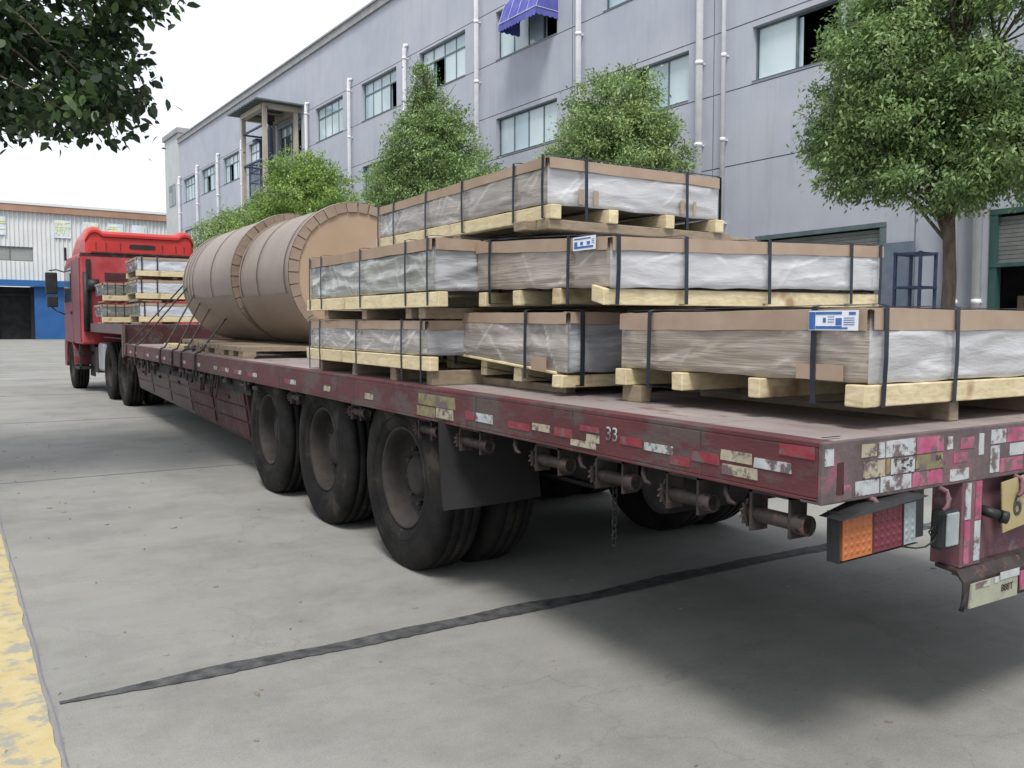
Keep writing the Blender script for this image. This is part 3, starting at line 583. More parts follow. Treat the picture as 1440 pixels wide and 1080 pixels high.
tree('camphor_tree', 'tall pointed conical tree below the upper windows in the middle', 13.5, 23.3, 2.4, .12,
     [(0, 0, 4.8, 2.0, 2.0, 1.3), (-.3, .9, 5.7, 1.2, 1.3, .95), (0, -.9, 6.1, 1.2, 1.25, 1.0), (0, .2, 6.7, 1.25, 1.3, 1.0), (0, -.9, 7.2, .75, .8, .7), (0, .35, 7.6, .8, .85, .75), (0, .25, 8.3, .5, .5, .6), (0, .3, 8.95, .34, .34, .45), (-.2, 1.8, 4.9, 1.0, 1.0, .9), (.1, -2.4, 5.3, .95, .95, .85), (-.4, 1.4, 6.1, .7, .75, .6)],
     200, 50, .12, .095, 'leaf', 13, .45)
tree('lime_green_tree', 'bright lime green spreading tree behind the paper coils', 13.5, 33.2, 2.4, .12,
     [(0, 0, 6.0, 1.9, 1.9, 1.6), (0, .2, 7.2, 1.35, 1.35, 1.05), (.3, -1.5, 5.5, 1.2, 1.5, 1.2), (-1.2, 1.3, 5.3, 1.2, 1.4, 1.1), (0, 0, 4.4, 2.1, 2.3, 1.1)], 130, 50, .14, .115, 'leaf_lime', 14, .5)
tree('small_green_tree', 'small bushy green tree between the red cab and the coils', 13.5, 44.5, 2.2, .1,
     [(0, 0, 5.4, 1.35, 1.35, 1.1), (.2, -.3, 6.3, .9, .9, .8), (0, 1.2, 5.0, 1.2, 1.2, 1.0), (0, -1.4, 5.2, 1.2, 1.2, .9)], 110, 46, .15, .12, 'leaf', 15, .62)
# overhanging tree at the left, trunk outside the frame
def ray(px, py, dist):
    d = f_+r2*((px-720)/FPX)-u2*((py-540)/FPX); return CAM+d*dist
ov = thing('overhanging_tree', 'dark leafy branches overhanging the yard at the upper left', 'tree', (-5.2, 6.6, 0))
O = Vector((-5.2, 6.6, 0))
p = MB(); p.tube([O, O+Vector((.05, 0, 1.5)), O+Vector((0, .1, 3.2)), O+Vector((.2, .1, 4.6)), O+Vector((.3, .2, 6.5))], .2, 12, radii=[.26, .2, .17, .13, .05]); p.build('trunk', 'bark', ov, off=O)
RR = np.random.default_rng(3); pts = []
# branch tips spread through a slanting volume, 6.2-9 m away
tips = [(30, 40), (90, 30), (150, 20), (185, 0), (40, 100), (100, 90), (150, 70), (20, 150), (70, 140), (125, 115), (110, 165), (145, 135), (160, 145), (60, 168), (10, 165), (95, 172), (130, 165), (172, 128), (145, 45), (215, -25), (-30, 60), (-40, 140), (-60, 0), (60, -30), (140, -40), (200, -50), (0, 10), (45, 70), (120, 55), (20, 110), (85, 60), (-90, 90), (-120, 20), (0, -60), (-20, 165), (-60, 180), (100, 20), (60, 115), (10, 70), (70, 10), (185, -10), (135, 95)]
lm = MB(); hub = [O+Vector((.1, .05, 3.3)), O+Vector((.2, .1, 4.2)), O+Vector((.2, .1, 4.9))]
for i, (x, y) in enumerate(tips):
    e = ray(x, y, RR.uniform(6.3, 8.6)); s0 = hub[i % 3]; m_ = s0.lerp(e, RR.uniform(.4, .65))+Vector((RR.uniform(-.3, .3), RR.uniform(-.4, .4), RR.uniform(.1, .5)))
    lm.tube([s0, s0.lerp(m_, .5)+Vector((0, 0, .15)), m_, m_.lerp(e, .6)+Vector((0, 0, .06)), e], .02, 6, radii=[.045, .032, .018, .009, .004])
    edge = x > 125 or y > 140
    for q in range(6 if not edge else 5):
        pts.append(e+Vector(RR.normal(size=3)*np.array([.24, .34, .15])*(1 if not edge else .42)))
    for q in range(4): pts.append(m_.lerp(e, .45+.16*q)+Vector(RR.normal(size=3)*.1))
    for q in range(9): pts.append(s0.lerp(m_, .2+.13*q)+Vector(RR.normal(size=3)*np.array([.3, .45, .25])+np.array([0, 0, .15])))
lm.build('limb', 'bark', ov, off=O)
for i in range(160):   # rest of the crown, out of the frame
    v = RR.normal(size=3); v /= np.linalg.norm(v); pts.append(O+Vector((.2+v[0]*2.2, .3+v[1]*2.6, 6.2+v[2]*1.6)))
PP = np.array([list(q-O) for q in pts]); NNm = PP-np.array([0, 0, 4.0]); NNm /= np.linalg.norm(NNm, axis=1)[:, None]
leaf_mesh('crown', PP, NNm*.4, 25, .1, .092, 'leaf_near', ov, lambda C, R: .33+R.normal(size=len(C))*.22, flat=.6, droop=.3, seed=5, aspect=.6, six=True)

# ------------------------------------------------------------------ flatbed trailer (rear left corner above the origin)
TW = 2.5; GY = 12.85; GZ = 1.346; GE = 17.0; BH = 0.165
tr_ = thing('flatbed_trailer', 'long weathered maroon low flatbed trailer loaded with pallets and paper coils', 'trailer')
def T(mb, name, mat, parent=None, **k): return mb.build(name, mat, parent or tr_, **k)
p = MB(); p.box(.03, TW-.03, .03, GY-.02, H-.03, H-.004)
n = 26
for i in range(n): p.box(.035, TW-.035, .035+i*(GY-.06)/n, .035+(i+1)*(GY-.06)/n-.006, H-.004, H-.0005)
T(p, 'deck', 'deck')
p = MB()
for x0 in (0, TW-.07):
    p.box(x0, x0+.07, .012, GY, H-.012, H+.004); p.box(x0+(0 if x0 == 0 else .045), x0+(.025 if x0 == 0 else .07), .012, GY, H-BH+.012, H-.012); p.box(x0, x0+.07, .012, GY, H-BH, H-BH+.012)
T(p, 'side_rail', 'rail', bevel=.003)
p = MB(); p.box(0, TW, -.005, .012, H-.17, H+.005); p.box(0, TW, .012, .07, H-.17, H-.155); T(p, 'rear_beam', 'rail_rear', bevel=.004)
p = MB()
for y in (0.46, 1.15, 1.9, 3.4, 4.9, 6.4, 7.9, 9.4, 10.9): p.box(-.0015, .0, y-.002, y+.002, H-BH, H)
p.split('rail_seam', 'ink', tr_)
p = MB(); p.box(0, TW, GY-.02, GY, H-.3, GZ-.001); T(p, 'gooseneck_front', 'maroon', bevel=.003)
p = MB(); p.box(0, TW, GY+.001, GE, GZ-.03, GZ); T(p, 'gooseneck_deck', 'deck')
p = MB(); p.box(-.01, .06, GY+.001, GE, GZ-.15, GZ+.012); p.box(TW-.06, TW+.01, GY+.001, GE, GZ-.15, GZ+.012); p.box(.06, TW-.06, GE-.05, GE, GZ-.15, GZ+.01); p.box(-.012, .03, GY-.1, GY+.0, H-.2, GZ+.01); T(p, 'gooseneck_rail', 'rail_rear', bevel=.003)
p = MB()
for x in (.78, 1.62): p.box(x, x+.1, 1.95, GY, H-.5, H-.04); p.box(x-.04, x+.14, 1.95, GY, H-.52, H-.5); p.box(x, x+.1, .1, 1.95, H-.155, H-.036); p.box(x, x+.1, GY, GE-.1, GZ-.3, GZ-.035)
for i in range(27): p.box(.07, TW-.07, .25+i*.465, .31+i*.465, H-.13, H-.035)
T(p, 'chassis_frame', 'chassis')
# wheels
def tyre_prof(w, R, ri):
    h = w/2; return [(-h*.72, ri), (-h*.9, ri+.02), (-h*1.02, ri+.08), (-h*1.04, (R+ri)/2), (-h*.99, R-.055), (-h*.86, R-.015), (-h*.7, R), (-h*.47, R+.003), (-h*.46, R-.008), (-h*.38, R-.008), (-h*.37, R+.004),
        (-h*.06, R+.005), (-h*.05, R-.008), (h*.05, R-.008), (h*.06, R+.005), (h*.37, R+.004), (h*.38, R-.014), (h*.46, R-.014), (h*.47, R+.003), (h*.7, R), (h*.86, R-.015), (h*.99, R-.055), (h*1.04, (R+ri)/2), (h*1.02, ri+.08), (h*.9, ri+.02), (h*.72, ri)]
tyme = {}
def make_wheel(parent, x, y, R=.52, w=.27, side=-1, dual=True, mat_rim='rim', name='wheel'):
    # side -1: outer face looks to -x ; x = outer face position
    wo = bpy.data.objects.new(name, None); COL.objects.link(wo); wo.parent = parent; wo.location = (x, y, R-.012)
    key = (R, w, side, dual, mat_rim)
    if key not in tyme:
        s = -side; parts = []
        a = MB(); a.lathe(tyre_prof(w, R, .285), (s*w/2, 0, 0), 'x', 64)
        for q in range(1):      # sidewall rib
            r0 = .345; a.lathe([(-.004*s+s*0.0-s*.008, r0), (-.007*s-s*.008, r0+.004), (-.004*s-s*.008, r0+.008)], (0, 0, 0), 'x', 64)
        if dual: a.lathe(tyre_prof(w, R, .285), (s*(w*1.5+.06), 0, 0), 'x', 48)
        t1 = a.build('tyre', 'rubber', wo)
        b = MB(); d = s
        b.lathe([(d*.03, .290), (d*.02, .283), (d*.028, .272), (d*.06, .262), (d*.12, .255), (d*.155, .24), (d*.165, .2), (d*.16, .17), (d*.155, .13), (d*.125, .12), (d*.105, .11), (d*.095, .095), (d*.092, .07), (d*.09, 0.001)], (0, 0, 0), 'x', 48)
        t2 = b.build('rim', mat_rim, wo)
        c = MB()
        for q in range(10): c.tube([(d*.156, .165*math.cos(q*PI/5), .165*math.sin(q*PI/5)), (d*.12, .165*math.cos(q*PI/5), .165*math.sin(q*PI/5))], .014, 6)
        t3 = c.build('wheel_nut', 'grime', wo)
        c = MB()
        for q in range(8):
            aa = (q+.5)*PI/4; c.tube([(d*.157, .215*math.cos(aa), .215*math.sin(aa)), (d*.163, .215*math.cos(aa), .215*math.sin(aa))], .023, 10)
        t4 = c.build('hand_hole', 'chassis', wo)
        tyme[key] = [t.data for t in (t1, t2, t3, t4)]
    else:
        for nm, me in zip(('tyre', 'rim', 'wheel_nut', 'hand_hole'), tyme[key]):
            o = bpy.data.objects.new(nm, me); COL.objects.link(o); o.parent = wo
    wo.rotation_euler = (random.uniform(0, 6), 0, 0); return wo
AX = [2.86, 4.14, 5.43]
for y in AX:
    make_wheel(tr_, .05, y, side=-1); make_wheel(tr_, TW-.05, y, side=1)
    p = MB(); p.tube([(.4, y, .51), (TW-.4, y, .51)], .075, 12); p.tube([(1.1, y, .51), (1.4, y, .51)], .12, 12)
    for x in (.86, 1.64):
        p.box(x-.04, x+.04, y-.55, y+.55, .60, .64); p.box(x-.04, x+.04, y-.35, y+.35, .56, .6); p.box(x-.07, x+.07, y-.1, y+.1, .42, .66)
    T(p, 'axle', 'chassis')
for (x, y) in ((.75, 1.5), (1.35, 1.5)):
    p = MB(); p.tube([(x, y, .62), (x+.02, y, .62), (x+.48, y, .62), (x+.5, y, .62)], .14, 18, radii=[.09, .14, .14, .09]); p.box(x+.1, x+.14, y-.03, y+.03, .74, H-.04); p.box(x+.36, x+.4, y-.03, y+.03, .74, H-.04); T(p, 'added_shade_tank', 'chassis')  # tanks added as occluders to deepen shade under the trailer
p = MB()
for x in (.62, 1.78):
    for y in AX: p.tube([(x, y+.22, .55), (x, y+.4, .55)], .09, 12)
p.split('added_shade_chamber', 'chassis', tr_)  # chambers added as further occluders for the shade between the wheels
# mud flaps
p = MB(); nx = 10
for j, (z0, z1) in enumerate(((.46, .9),)):
    vs = [];
    for i in range(nx+1):
        x = -.03+.56*i/nx
        for k in range(7):
            z = z0+(z1-z0)*k/6; vs.append((x, 2.21-.035*math.sin(x*5)-.05*(1-k/6)**2, z+.02*(i/nx)*(1-k/6)))
    f0 = [(i*7+k, i*7+k+1, (i+1)*7+k+1, (i+1)*7+k) for i in range(nx) for k in range(6)]
    p.add(vs, f0, 0, True); p.add([(a_, b_+.008, c_) for a_, b_, c_ in vs], f0, 0, True)
T(p, 'mud_flap', 'flap')
p = MB(); p.box(TW-.6, TW, 2.13, 2.14, .46, .9); T(p, 'mud_flap', 'flap')
# lockers low on the left flank
ly = [6.18, 7.45, 8.55, 9.75, 11.0, 12.3]
for i in range(5):
    y0, y1 = ly[i]+.012, ly[i+1]-.012; zb = .30+.02*i
    p = MB(); p.hexa([(.16, y0, zb), (.62, y0, zb), (.62, y1, zb+.02), (.16, y1, zb+.02), (.09, y0, .80), (.62, y0, .80), (.62, y1, .80), (.09, y1, .80)])
    lo = T(p, 'side_locker', 'maroon' if i < 2 else 'locker', bevel=.006)
    p = MB(); yy = (y0+y1)/2
    for q in range(3):
        za = zb+.05+q*.14; xs = .155-.07*(za-zb)/.5; p.hexa([(xs-.008, y0+.06, za), (xs, y0+.06, za), (xs, y1-.06, za), (xs-.008, y1-.06, za), (xs-.024, y0+.06, za+.12), (xs-.015, y0+.06, za+.12), (xs-.015, y1-.06, za+.12), (xs-.024, y1-.06, za+.12)])
    T(p, 'panel_rib', 'locker' if i >= 2 else 'maroon', lo)
    p = MB(); p.box(.08, .1, yy-.05, yy+.05, .66, .69); T(p, 'latch', 'grime', lo)
p = MB()
for i in range(60):    # straps, ropes and brackets hanging under the rail
    y = random.uniform(5.6, 12.7); z1 = H-BH; z0 = z1-random.uniform(.06, .22)
    if i % 3 == 0: p.tube([(.03, y, z1), (.01, y+.03, z0), (.03, y+.1, z0-.02), (.05, y+.14, z1)], .009, 5)
    elif i % 3 == 1: p.box(.02, .05, y-.03, y+.03, z0+.04, z1)
    else: p.tube([(.04, y-.08, z1-.05), (.04, y+.08, z1-.05)], .024, 8)
p.split('strap_ratchet', 'grime', tr_)
p = MB(); p.box(.07, .11, 5.95, 12.7, H-.30, H-BH-.002); T(p, 'under_rail', 'chassis')
p = MB(); p.box(.2, 1.0, 5.98, 6.1, .3, H-.05); T(p, 'cross_panel', 'maroon')
# strap winches, hooks
def winch(y0, y1, zc=.80):
    w = MB(); w.box(.02, .09, y0+.045, y0+.055, zc-.045, H-BH); w.box(.02, .09, y1-.06, y1-.05, zc-.05, H-BH); w.box(.02, .09, y0+.045, y1-.05, H-BH-.012, H-BH)
    b = T(w, 'strap_winch', 'grime')
    d = MB(); d.tube([(.045, y0+.03, zc), (.045, y1-.03, zc)], .023, 14); T(d, 'drum', 'grime', b)
    e = MB(); R0 = .036; n = 12
    vs = []
    for s in (0, 1):
        for k in range(2*n):
            r = R0*(1.25 if k % 2 else .92); vs.append((.045+r*math.cos(k*PI/n), (y1-.035+.009*s), zc+r*math.sin(k*PI/n)))
    fs = [[k for k in range(2*n)], [2*n+k for k in range(2*n)][::-1]]+[(k, (k+1) % (2*n), 2*n+(k+1) % (2*n), 2*n+k) for k in range(2*n)]
    e.add(vs, fs); T(e, 'ratchet_gear', 'grime', b)
    e = MB(); e.lathe([(.045, .030), (.0, .030), (0, .024), (.04, .022)], (.045, y0, zc), 'y', 20)
    e.add([(.045+.023*math.cos(k*PI/10), y0+.012, zc+.023*math.sin(k*PI/10)) for k in range(20)], [list(range(20))])
    T(e, 'end_cap', 'grime', b)
    e = MB()
    for k in range(4): aa = k*PI/2+.5; e.tube([(.045+.03*math.cos(aa), y0+.02, zc+.03*math.sin(aa)), (.045+.0306*math.cos(aa), y0+.02, zc+.0306*math.sin(aa))], .008, 8)
    e.tube([(.045, y0+.0105, zc), (.045, y0+.0125, zc)], .009, 10)
    T(e, 'lever_hole', 'dark', b)
for y0, y1, zc in ((.07, .32, .80), (.44, .69, .80), (.82, 1.08, .805), (1.22, 1.49, .81), (1.85, 2.15, .81), (2.35, 2.6, .82), (3.3, 3.55, .83), (4.5, 4.75, .83)): winch(y0, y1, zc)
for y in (.37, .76, 1.13, 1.6):
    p = MB(); p.tube([(.03, y, H-BH), (.02, y-.005, H-BH-.03), (.018, y-.02, H-BH-.055), (.02, y-.045, H-BH-.06)], .009, 8, radii=[.01, .01, .009, .005]); T(p, 'rope_hook', 'grime')
# hanging chain
ch = MB(); z = .76
for i in range(9):
    a0 = 0 if i % 2 else PI/2; pa = [(.1+.011*math.cos(t_)*math.cos(a0), 1.01+.011*math.cos(t_)*math.sin(a0), z-.012-.017*math.sin(t_)) for t_ in np.linspace(0, 2*PI, 9)]
    ch.tube(pa, .0035, 5, cap=False); z -= .026
T(ch, 'hanging_chain', 'chassis')
# tapes on the left rail
def tape_l(y0, y1, z0, z1, mat, k=0): p = MB(); p.hexa([(-.003, y0, z0), (-.0002, y0, z0), (-.0002, y1, z0), (-.003, y1, z0), (-.003, y0+.002, z1), (-.0002, y0+.002, z1), (-.0002, y1-.003, z1-.001), (-.003, y1-.003, z1-.001)]); return T(p, 'reflective_tape', mat)
for q in [(.245, .372, .955, .988, 't_cream'), (.10, .238, .950, .980, 't_white'), (.222, .365, .912, .945, 't_cream'), (.02, .145, 1.0, 1.035, 't_red'), (.375, .50, .935, .968, 't_red'), (.505, .6, .91, .94, 't_red'), (.585, .73, .940, .968, 't_white'),
          (.74, .86, .945, .975, 't_red'), (.98, 1.06, .93, .96, 't_cream'), (.98, 1.1, .968, .99, 't_red'), (1.0, 1.16, .905, .93, 't_cream'), (1.15, 1.27, .93, .965, 't_red'), (1.3, 1.43, .935, .965, 't_cream'), (1.45, 1.62, .925, .955, 't_red'), (1.75, 1.9, .925, .965, 't_white'), (1.91, 2.0, .925, .965, 't_red'),
          (2.12, 2.30, .905, .955, 't_cream'), (2.10, 2.5, .958, 1.015, 't_yellow'), (2.31, 2.52, .90, .95, 't_yellow')]: tape_l(*q)
y = 3.1
while y < GY-.2:
    k = random.random(); tape_l(y, y+.12, .93, .965, 't_white' if k < .6 else 't_cream')
    if k < .5: tape_l(y+.125, y+.26, .928, .965, 't_red')
    y += random.choice([.45, .7, 1.0])
lettering('33', .072, face_left(-.0035, .905, .972), 't_white', tr_)
# worn patchwork on the rear beam
def tape_r(x0, x1, z0, z1, mat, yo=-.0052, nm='reflective_tape'):
    p = MB(); a0 = random.uniform(-.002, .002); p.hexa([(x0, yo-.0015, z0+a0), (x1, yo-.0015, z0), (x1, yo, z0), (x0, yo, z0+a0), (x0+.001, yo-.0015, z1), (x1-.002, yo-.0015, z1+a0), (x1-.002, yo, z1+a0), (x0+.001, yo, z1)]); return T(p, nm, mat)
PATCH = [(.006, .045, .985, 1.032, 't_white'), (.06, .09, .90, .99, 'maroon'), (.165, .235, .998, 1.035, 't_cream'), (.24, .272, .99, 1.036, 't_white'), (.277, .42, .988, 1.037, 't_white'), (.175, .275, .935, .983, 't_cream'), (.28, .30, .94, .984, 't_yellow'), (.303, .42, .937, .983, 't_white'),
         (.425, .565, .988, 1.037, 't_pink'), (.425, .565, .937, .984, 't_yellow'), (.14, .25, .889, .931, 't_white'), (.256, .405, .889, .933, 't_white'), (.409, .565, .889, .933, 't_pink'), (.085, .125, .885, .925, 't_pink'), (.605, .71, .888, .925, 't_white'), (.585, .615, .99, 1.03, 't_white'), (.655, .735, .985, 1.02, 't_pink'), (.62, .70, .945, .975, 't_pink'), (.76, .79, .96, 1.03, 't_white'),
         (.83, .92, .99, 1.036, 't_white'), (.925, 1.07, .99, 1.036, 't_pink'), (.83, .885, .895, .983, 't_white'), (.945, 1.06, .943, .983, 't_white'), (.89, 1.03, .893, .938, 't_pink'), (1.1, 1.24, .99, 1.035, 't_white'), (1.25, 1.4, .99, 1.035, 't_pink'), (1.42, 1.56, .99, 1.035, 't_white'), (1.1, 1.25, .9, .94, 't_pink'), (1.27, 1.4, .9, .94, 't_white'), (1.6, 1.75, .94, .98, 't_pink'), (1.8, 1.94, .94, .98, 't_white'), (1.96, 2.1, .99, 1.03, 't_pink'), (2.12, 2.26, .99, 1.03, 't_white'), (2.28, 2.45, .9, .94, 't_pink')]
for q in PATCH: tape_r(*q)
for tx, xx, zz, sz in (('T', .325, .968, .035), ('8', .398, .962, .03), ('BA', .54, .968, .024)): lettering(tx, sz, face_rear(xx, -.0072, zz), 'ink', tr_)
p = MB()
for _ in range(26): x, z = random.uniform(.17, .57), random.choice([.936, .985, .934])+random.uniform(-.006, .006); w_ = random.uniform(.003, .012); p.box(x, x+w_, -.0072, -.0068, z, z+random.uniform(.002, .007))
for _ in range(9): x, z = random.uniform(.35, .38), random.uniform(.945, .98); p.box(x, x+random.uniform(.004, .014), -.0073, -.0068, z, z+.006)
T(p, 'grime_mark', 'ink')
p = MB(); p.box(.08, .16, .06, .068, H+.0052, H+.0062); T(p, 'deck_slot', 'dark')
# lamp cluster + marker (left and mirrored right)
def lamp(sgn):
    X = (lambda x: x) if sgn > 0 else (lambda x: TW-x)
    def bx(m, a, b, *r): m.box(min(X(a), X(b)), max(X(a), X(b)), *r)
    mt = Matrix.Translation((X(.27), 0, .785)) @ Matrix.Rotation(-.03*sgn, 4, 'Y') @ Matrix.Translation((-X(.27), 0, -.785))
    def put(m, nm, mat, par, **k):
        o = m.build(nm, mat, par, **k); o.data.transform(mt); return o
    h = MB(); bx(h, .075, .44, .002, .03, .714, .855); bx(h, .07, .075, -.012, .03, .712, .857); bx(h, .075, .44, -.012, .002, .712, .7135); bx(h, .445, .50, .01, .03, .72, .87)
    b = put(h, 'lamp_cluster', 'black', tr_, bevel=.003)
    v = MB(); x0, x1 = X(.04), X(.44); v.hexa([(x0, -.045, .845), (x1, -.045, .862), (x1, .035, .868), (x0, .035, .845), (x0+.12*sgn, -.04, .866), (x1-.05*sgn, -.04, .874), (x1-.05*sgn, .035, .874), (x0+.12*sgn, .035, .868)]); put(v, 'lamp_visor', 'black', b)
    for nm, a0, a1, mat in (('indicator_lens', .085, .218, 'amber'), ('brake_lens', .221, .36, 'redlens'), ('reverse_lens', .365, .425, 'clearlens')):
        m = MB(); bx(m, a0, a1, -.012, .002, .718, .842)
        cols = 5 if a1-a0 > .1 else 2
        for i in range(cols):
            for j in range(5):
                cx = a0+(i+.5)*(a1-a0)/cols; cz = .724+(j+.5)*.023
                m.lathe([(-.0118, .0085), (-.0135, .0065), (-.0145, .001)], (X(cx), 0, cz), 'y', 8)
        put(m, nm, mat, b)
    m = MB(); bx(m, .218, .221, -.014, .0, .716, .845); bx(m, .36, .365, -.014, 0, .716, .845); [q.data.transform(mt) for q in m.split('lens_divider', 'black', b)]
    k = MB(); k.tube([(X(.215), .02, .875), (X(.222), -.012, .873), (X(.226), -.02, .86), (X(.228), -.022, .842)], .008, 8, mi=0); T(k, 'rope_hook', 'purple')
    m = MB(); bx(m, .57, .665, -.01, .035, .672, .80); mo = T(m, 'marker_lamp', 'black', bevel=.014)
    m = MB(); bx(m, .585, .65, -.0175, -.0095, .685, .79); T(m, 'marker_lens', 'label_white' if 0 else 'clearlens', mo, bevel=.006)
    c = MB(); c.tube([(X(.38), .0, .712), (X(.44), -.005, .70), (X(.5), .0, .695), (X(.55), .0, .71), (X(.575), .01, .735), (X(.555), .01, .75), (X(.53), .01, .735), (X(.545), .01, .72), (X(.6), .02, .725)], .0028, 6); T(c, 'wire', 'black')
lamp(1); lamp(-1)
# underrun frame
for s in (1, -1):
    X = (lambda x: x) if s > 0 else (lambda x: TW-x)
    def bx(m, a, b, *r): m.box(min(X(a), X(b)), max(X(a), X(b)), *r)
    m = MB(); bx(m, .685, .80, -.003, .1, .60, H-BH-.004); po = T(m, 'bumper_post', 'purple', bevel=.004)
    for (a0, a1, z0, z1, mat) in ((.70, .73, .755, .872, 't_white'), (.70, .73, .61, .75, 't_pink'), (.757, .79, .75, .872, 't_pink'), (.757, .79, .615, .745, 't_white')):
        m = MB(); bx(m, a0, a1, -.0055, -.0032, z0, z1); T(m, 'reflective_tape', mat, po)
    m = MB(); m.tube([(X(.83), .02, .772), (X(.86), -.03, .755)], .017, 12); m.tube([(X(.86), -.03, .755), (X(.875), -.045, .75)], .021, 12); T(m, 'tow_socket', 'black')
m = MB(); m.box(.80, TW-.8, .03, .09, .54, H-.17); T(m, 'bumper_panel', 'purple')
m = MB(); xs = np.linspace(.665, TW-.665, 18); vs = []
for i, x in enumerate(xs):
    d = .006*noise.noise((x*4, 0, 0)); vs += [(x, -.03+d, .475), (x, -.03+d, .565), (x, -.005+d, .598), (x, .07, .606), (x, .07, .594), (x, .0+d, .586), (x, -.022+d, .56), (x, -.022+d, .475)]
m.add(vs, [(i*8+k, i*8+(k+1) % 8, (i+1)*8+(k+1) % 8, (i+1)*8+k) for i in range(17) for k in range(8)]+[list(range(8)), list(range(136, 144))])
bb = T(m, 'bumper_bar', 'grime', bevel=.003)
m = MB(); m.hexa([(.69, -.0365, .478), (.97, -.0375, .478), (.97, -.031, .478), (.69, -.031, .478), (.70, -.0365, .555), (.97, -.0375, .558), (.97, -.031, .558), (.70, -.031, .555)]); T(m, 'worn_plate', 'bar_green', bb)
m = MB(); m.box(.72, .80, -.039, -.037, .538, .556); m.box(.83, .85, -.039, -.037, .54, .558); T(m, 'reflective_tape', 't_white', bb)
m = MB(); m.box(.985, 1.1, -.039, -.034, .49, .555); T(m, 'reflective_tape', 't_pink', bb)
m = MB(); m.box(.86, .975, -.0395, -.0378, .545, .57); T(m, 'reflective_tape', 't_white', bb)
lettering('888T', .034, face_rear(.905, -.0385, .515), 'grime', bb, ext=.0006)
m = MB(); m.tube([(.675, -.03, .53), (.66, -.035, .5), (.655, -.03, .475)], .008, 6); T(m, 'torn_edge', 'chassis', bb)
# yellow number plate and hook
m = MB(); mt = Matrix.Translation((1.06, -.012, .79)) @ Matrix.Rotation(-.10, 4, 'Y'); m.box(-.16, .16, -.002, .002, -.085, .085, mt=mt)
np_ = T(m, 'number_plate', 'plate_yellow')
lettering('6', .115, Matrix.Translation((.99, -.016, .775)) @ Matrix.Rotation(-.10, 4, 'Y') @ Matrix.Rotation(PI/2, 4, 'X'), 'ink', np_, 'plate_digit')
for hx in (.555, .985, 1.5, 1.95):
    m = MB(); m.tube([(hx, .0, H-.172), (hx+.018, -.015, H-.185), (hx+.02, -.022, H-.205), (hx+.01, -.026, H-.228), (hx-.015, -.026, H-.238)], .009, 8, radii=[.009, .01, .01, .008, .005]); T(m, 'rope_hook', 'purple')

# ------------------------------------------------------------------ cargo: film wrapped packs on wooden skids
def loopstrap(axis, c, lo, hi, zb, zt, w=.032, lift=.010, zt2=None, zb2=None):
    """rectangular band in the plane axis=c; lo..hi along the other axis"""
    m = MB(); w *= .8; zt2 = zt if zt2 is None else zt2; zb2 = zb if zb2 is None else zb2; h = w/2; e = .0018; j = random.uniform(-.006, .006)
    ring = [(lo-lift, zb), (lo-lift-.002, (zb+zt)/2), (lo-lift, zt+lift-.006), (lo+.012, zt+lift), ((lo+hi)/2, (zt+zt2)/2+lift+.001), (hi-.012, zt2+lift), (hi+lift, zt2+lift-.006), (hi+lift+.002, (zb2+zt2)/2), (hi+lift, zb2), ((lo+hi)/2, (zb+zb2)/2-.002)]
    ctr = ((lo+hi)/2, (zb+zt)/2); vs = []
    for k, (a_, z) in enumerate(ring):
        jj = j if 1 <= k <= 7 else 0
        da = a_-ctr[0]; dz = z-ctr[1]; a2 = a_+(e if da > 0 else -e)*(abs(da) > .02); z2 = z+(e if dz > 0 else -e)*(abs(dz) > .08)
        for (q, z_) in ((a_, z), (a2, z2)):
            for s in (-h, h): vs.append((c+s+jj, q, z_) if axis == 'x' else (q, c+s+jj, z_))
    n = len(ring)
    for k in range(n):
        i0, i1 = k*4, ((k+1) % n)*4
        m.f += [[i0, i1, i1+1, i0+1], [i0+2, i0+3, i1+3, i1+2], [i0, i0+2, i1+2, i1], [i0+1, i1+1, i1+3, i0+3]]; m.m += [0]*4; m.sm += [False]*4
    m.v = vs; return m
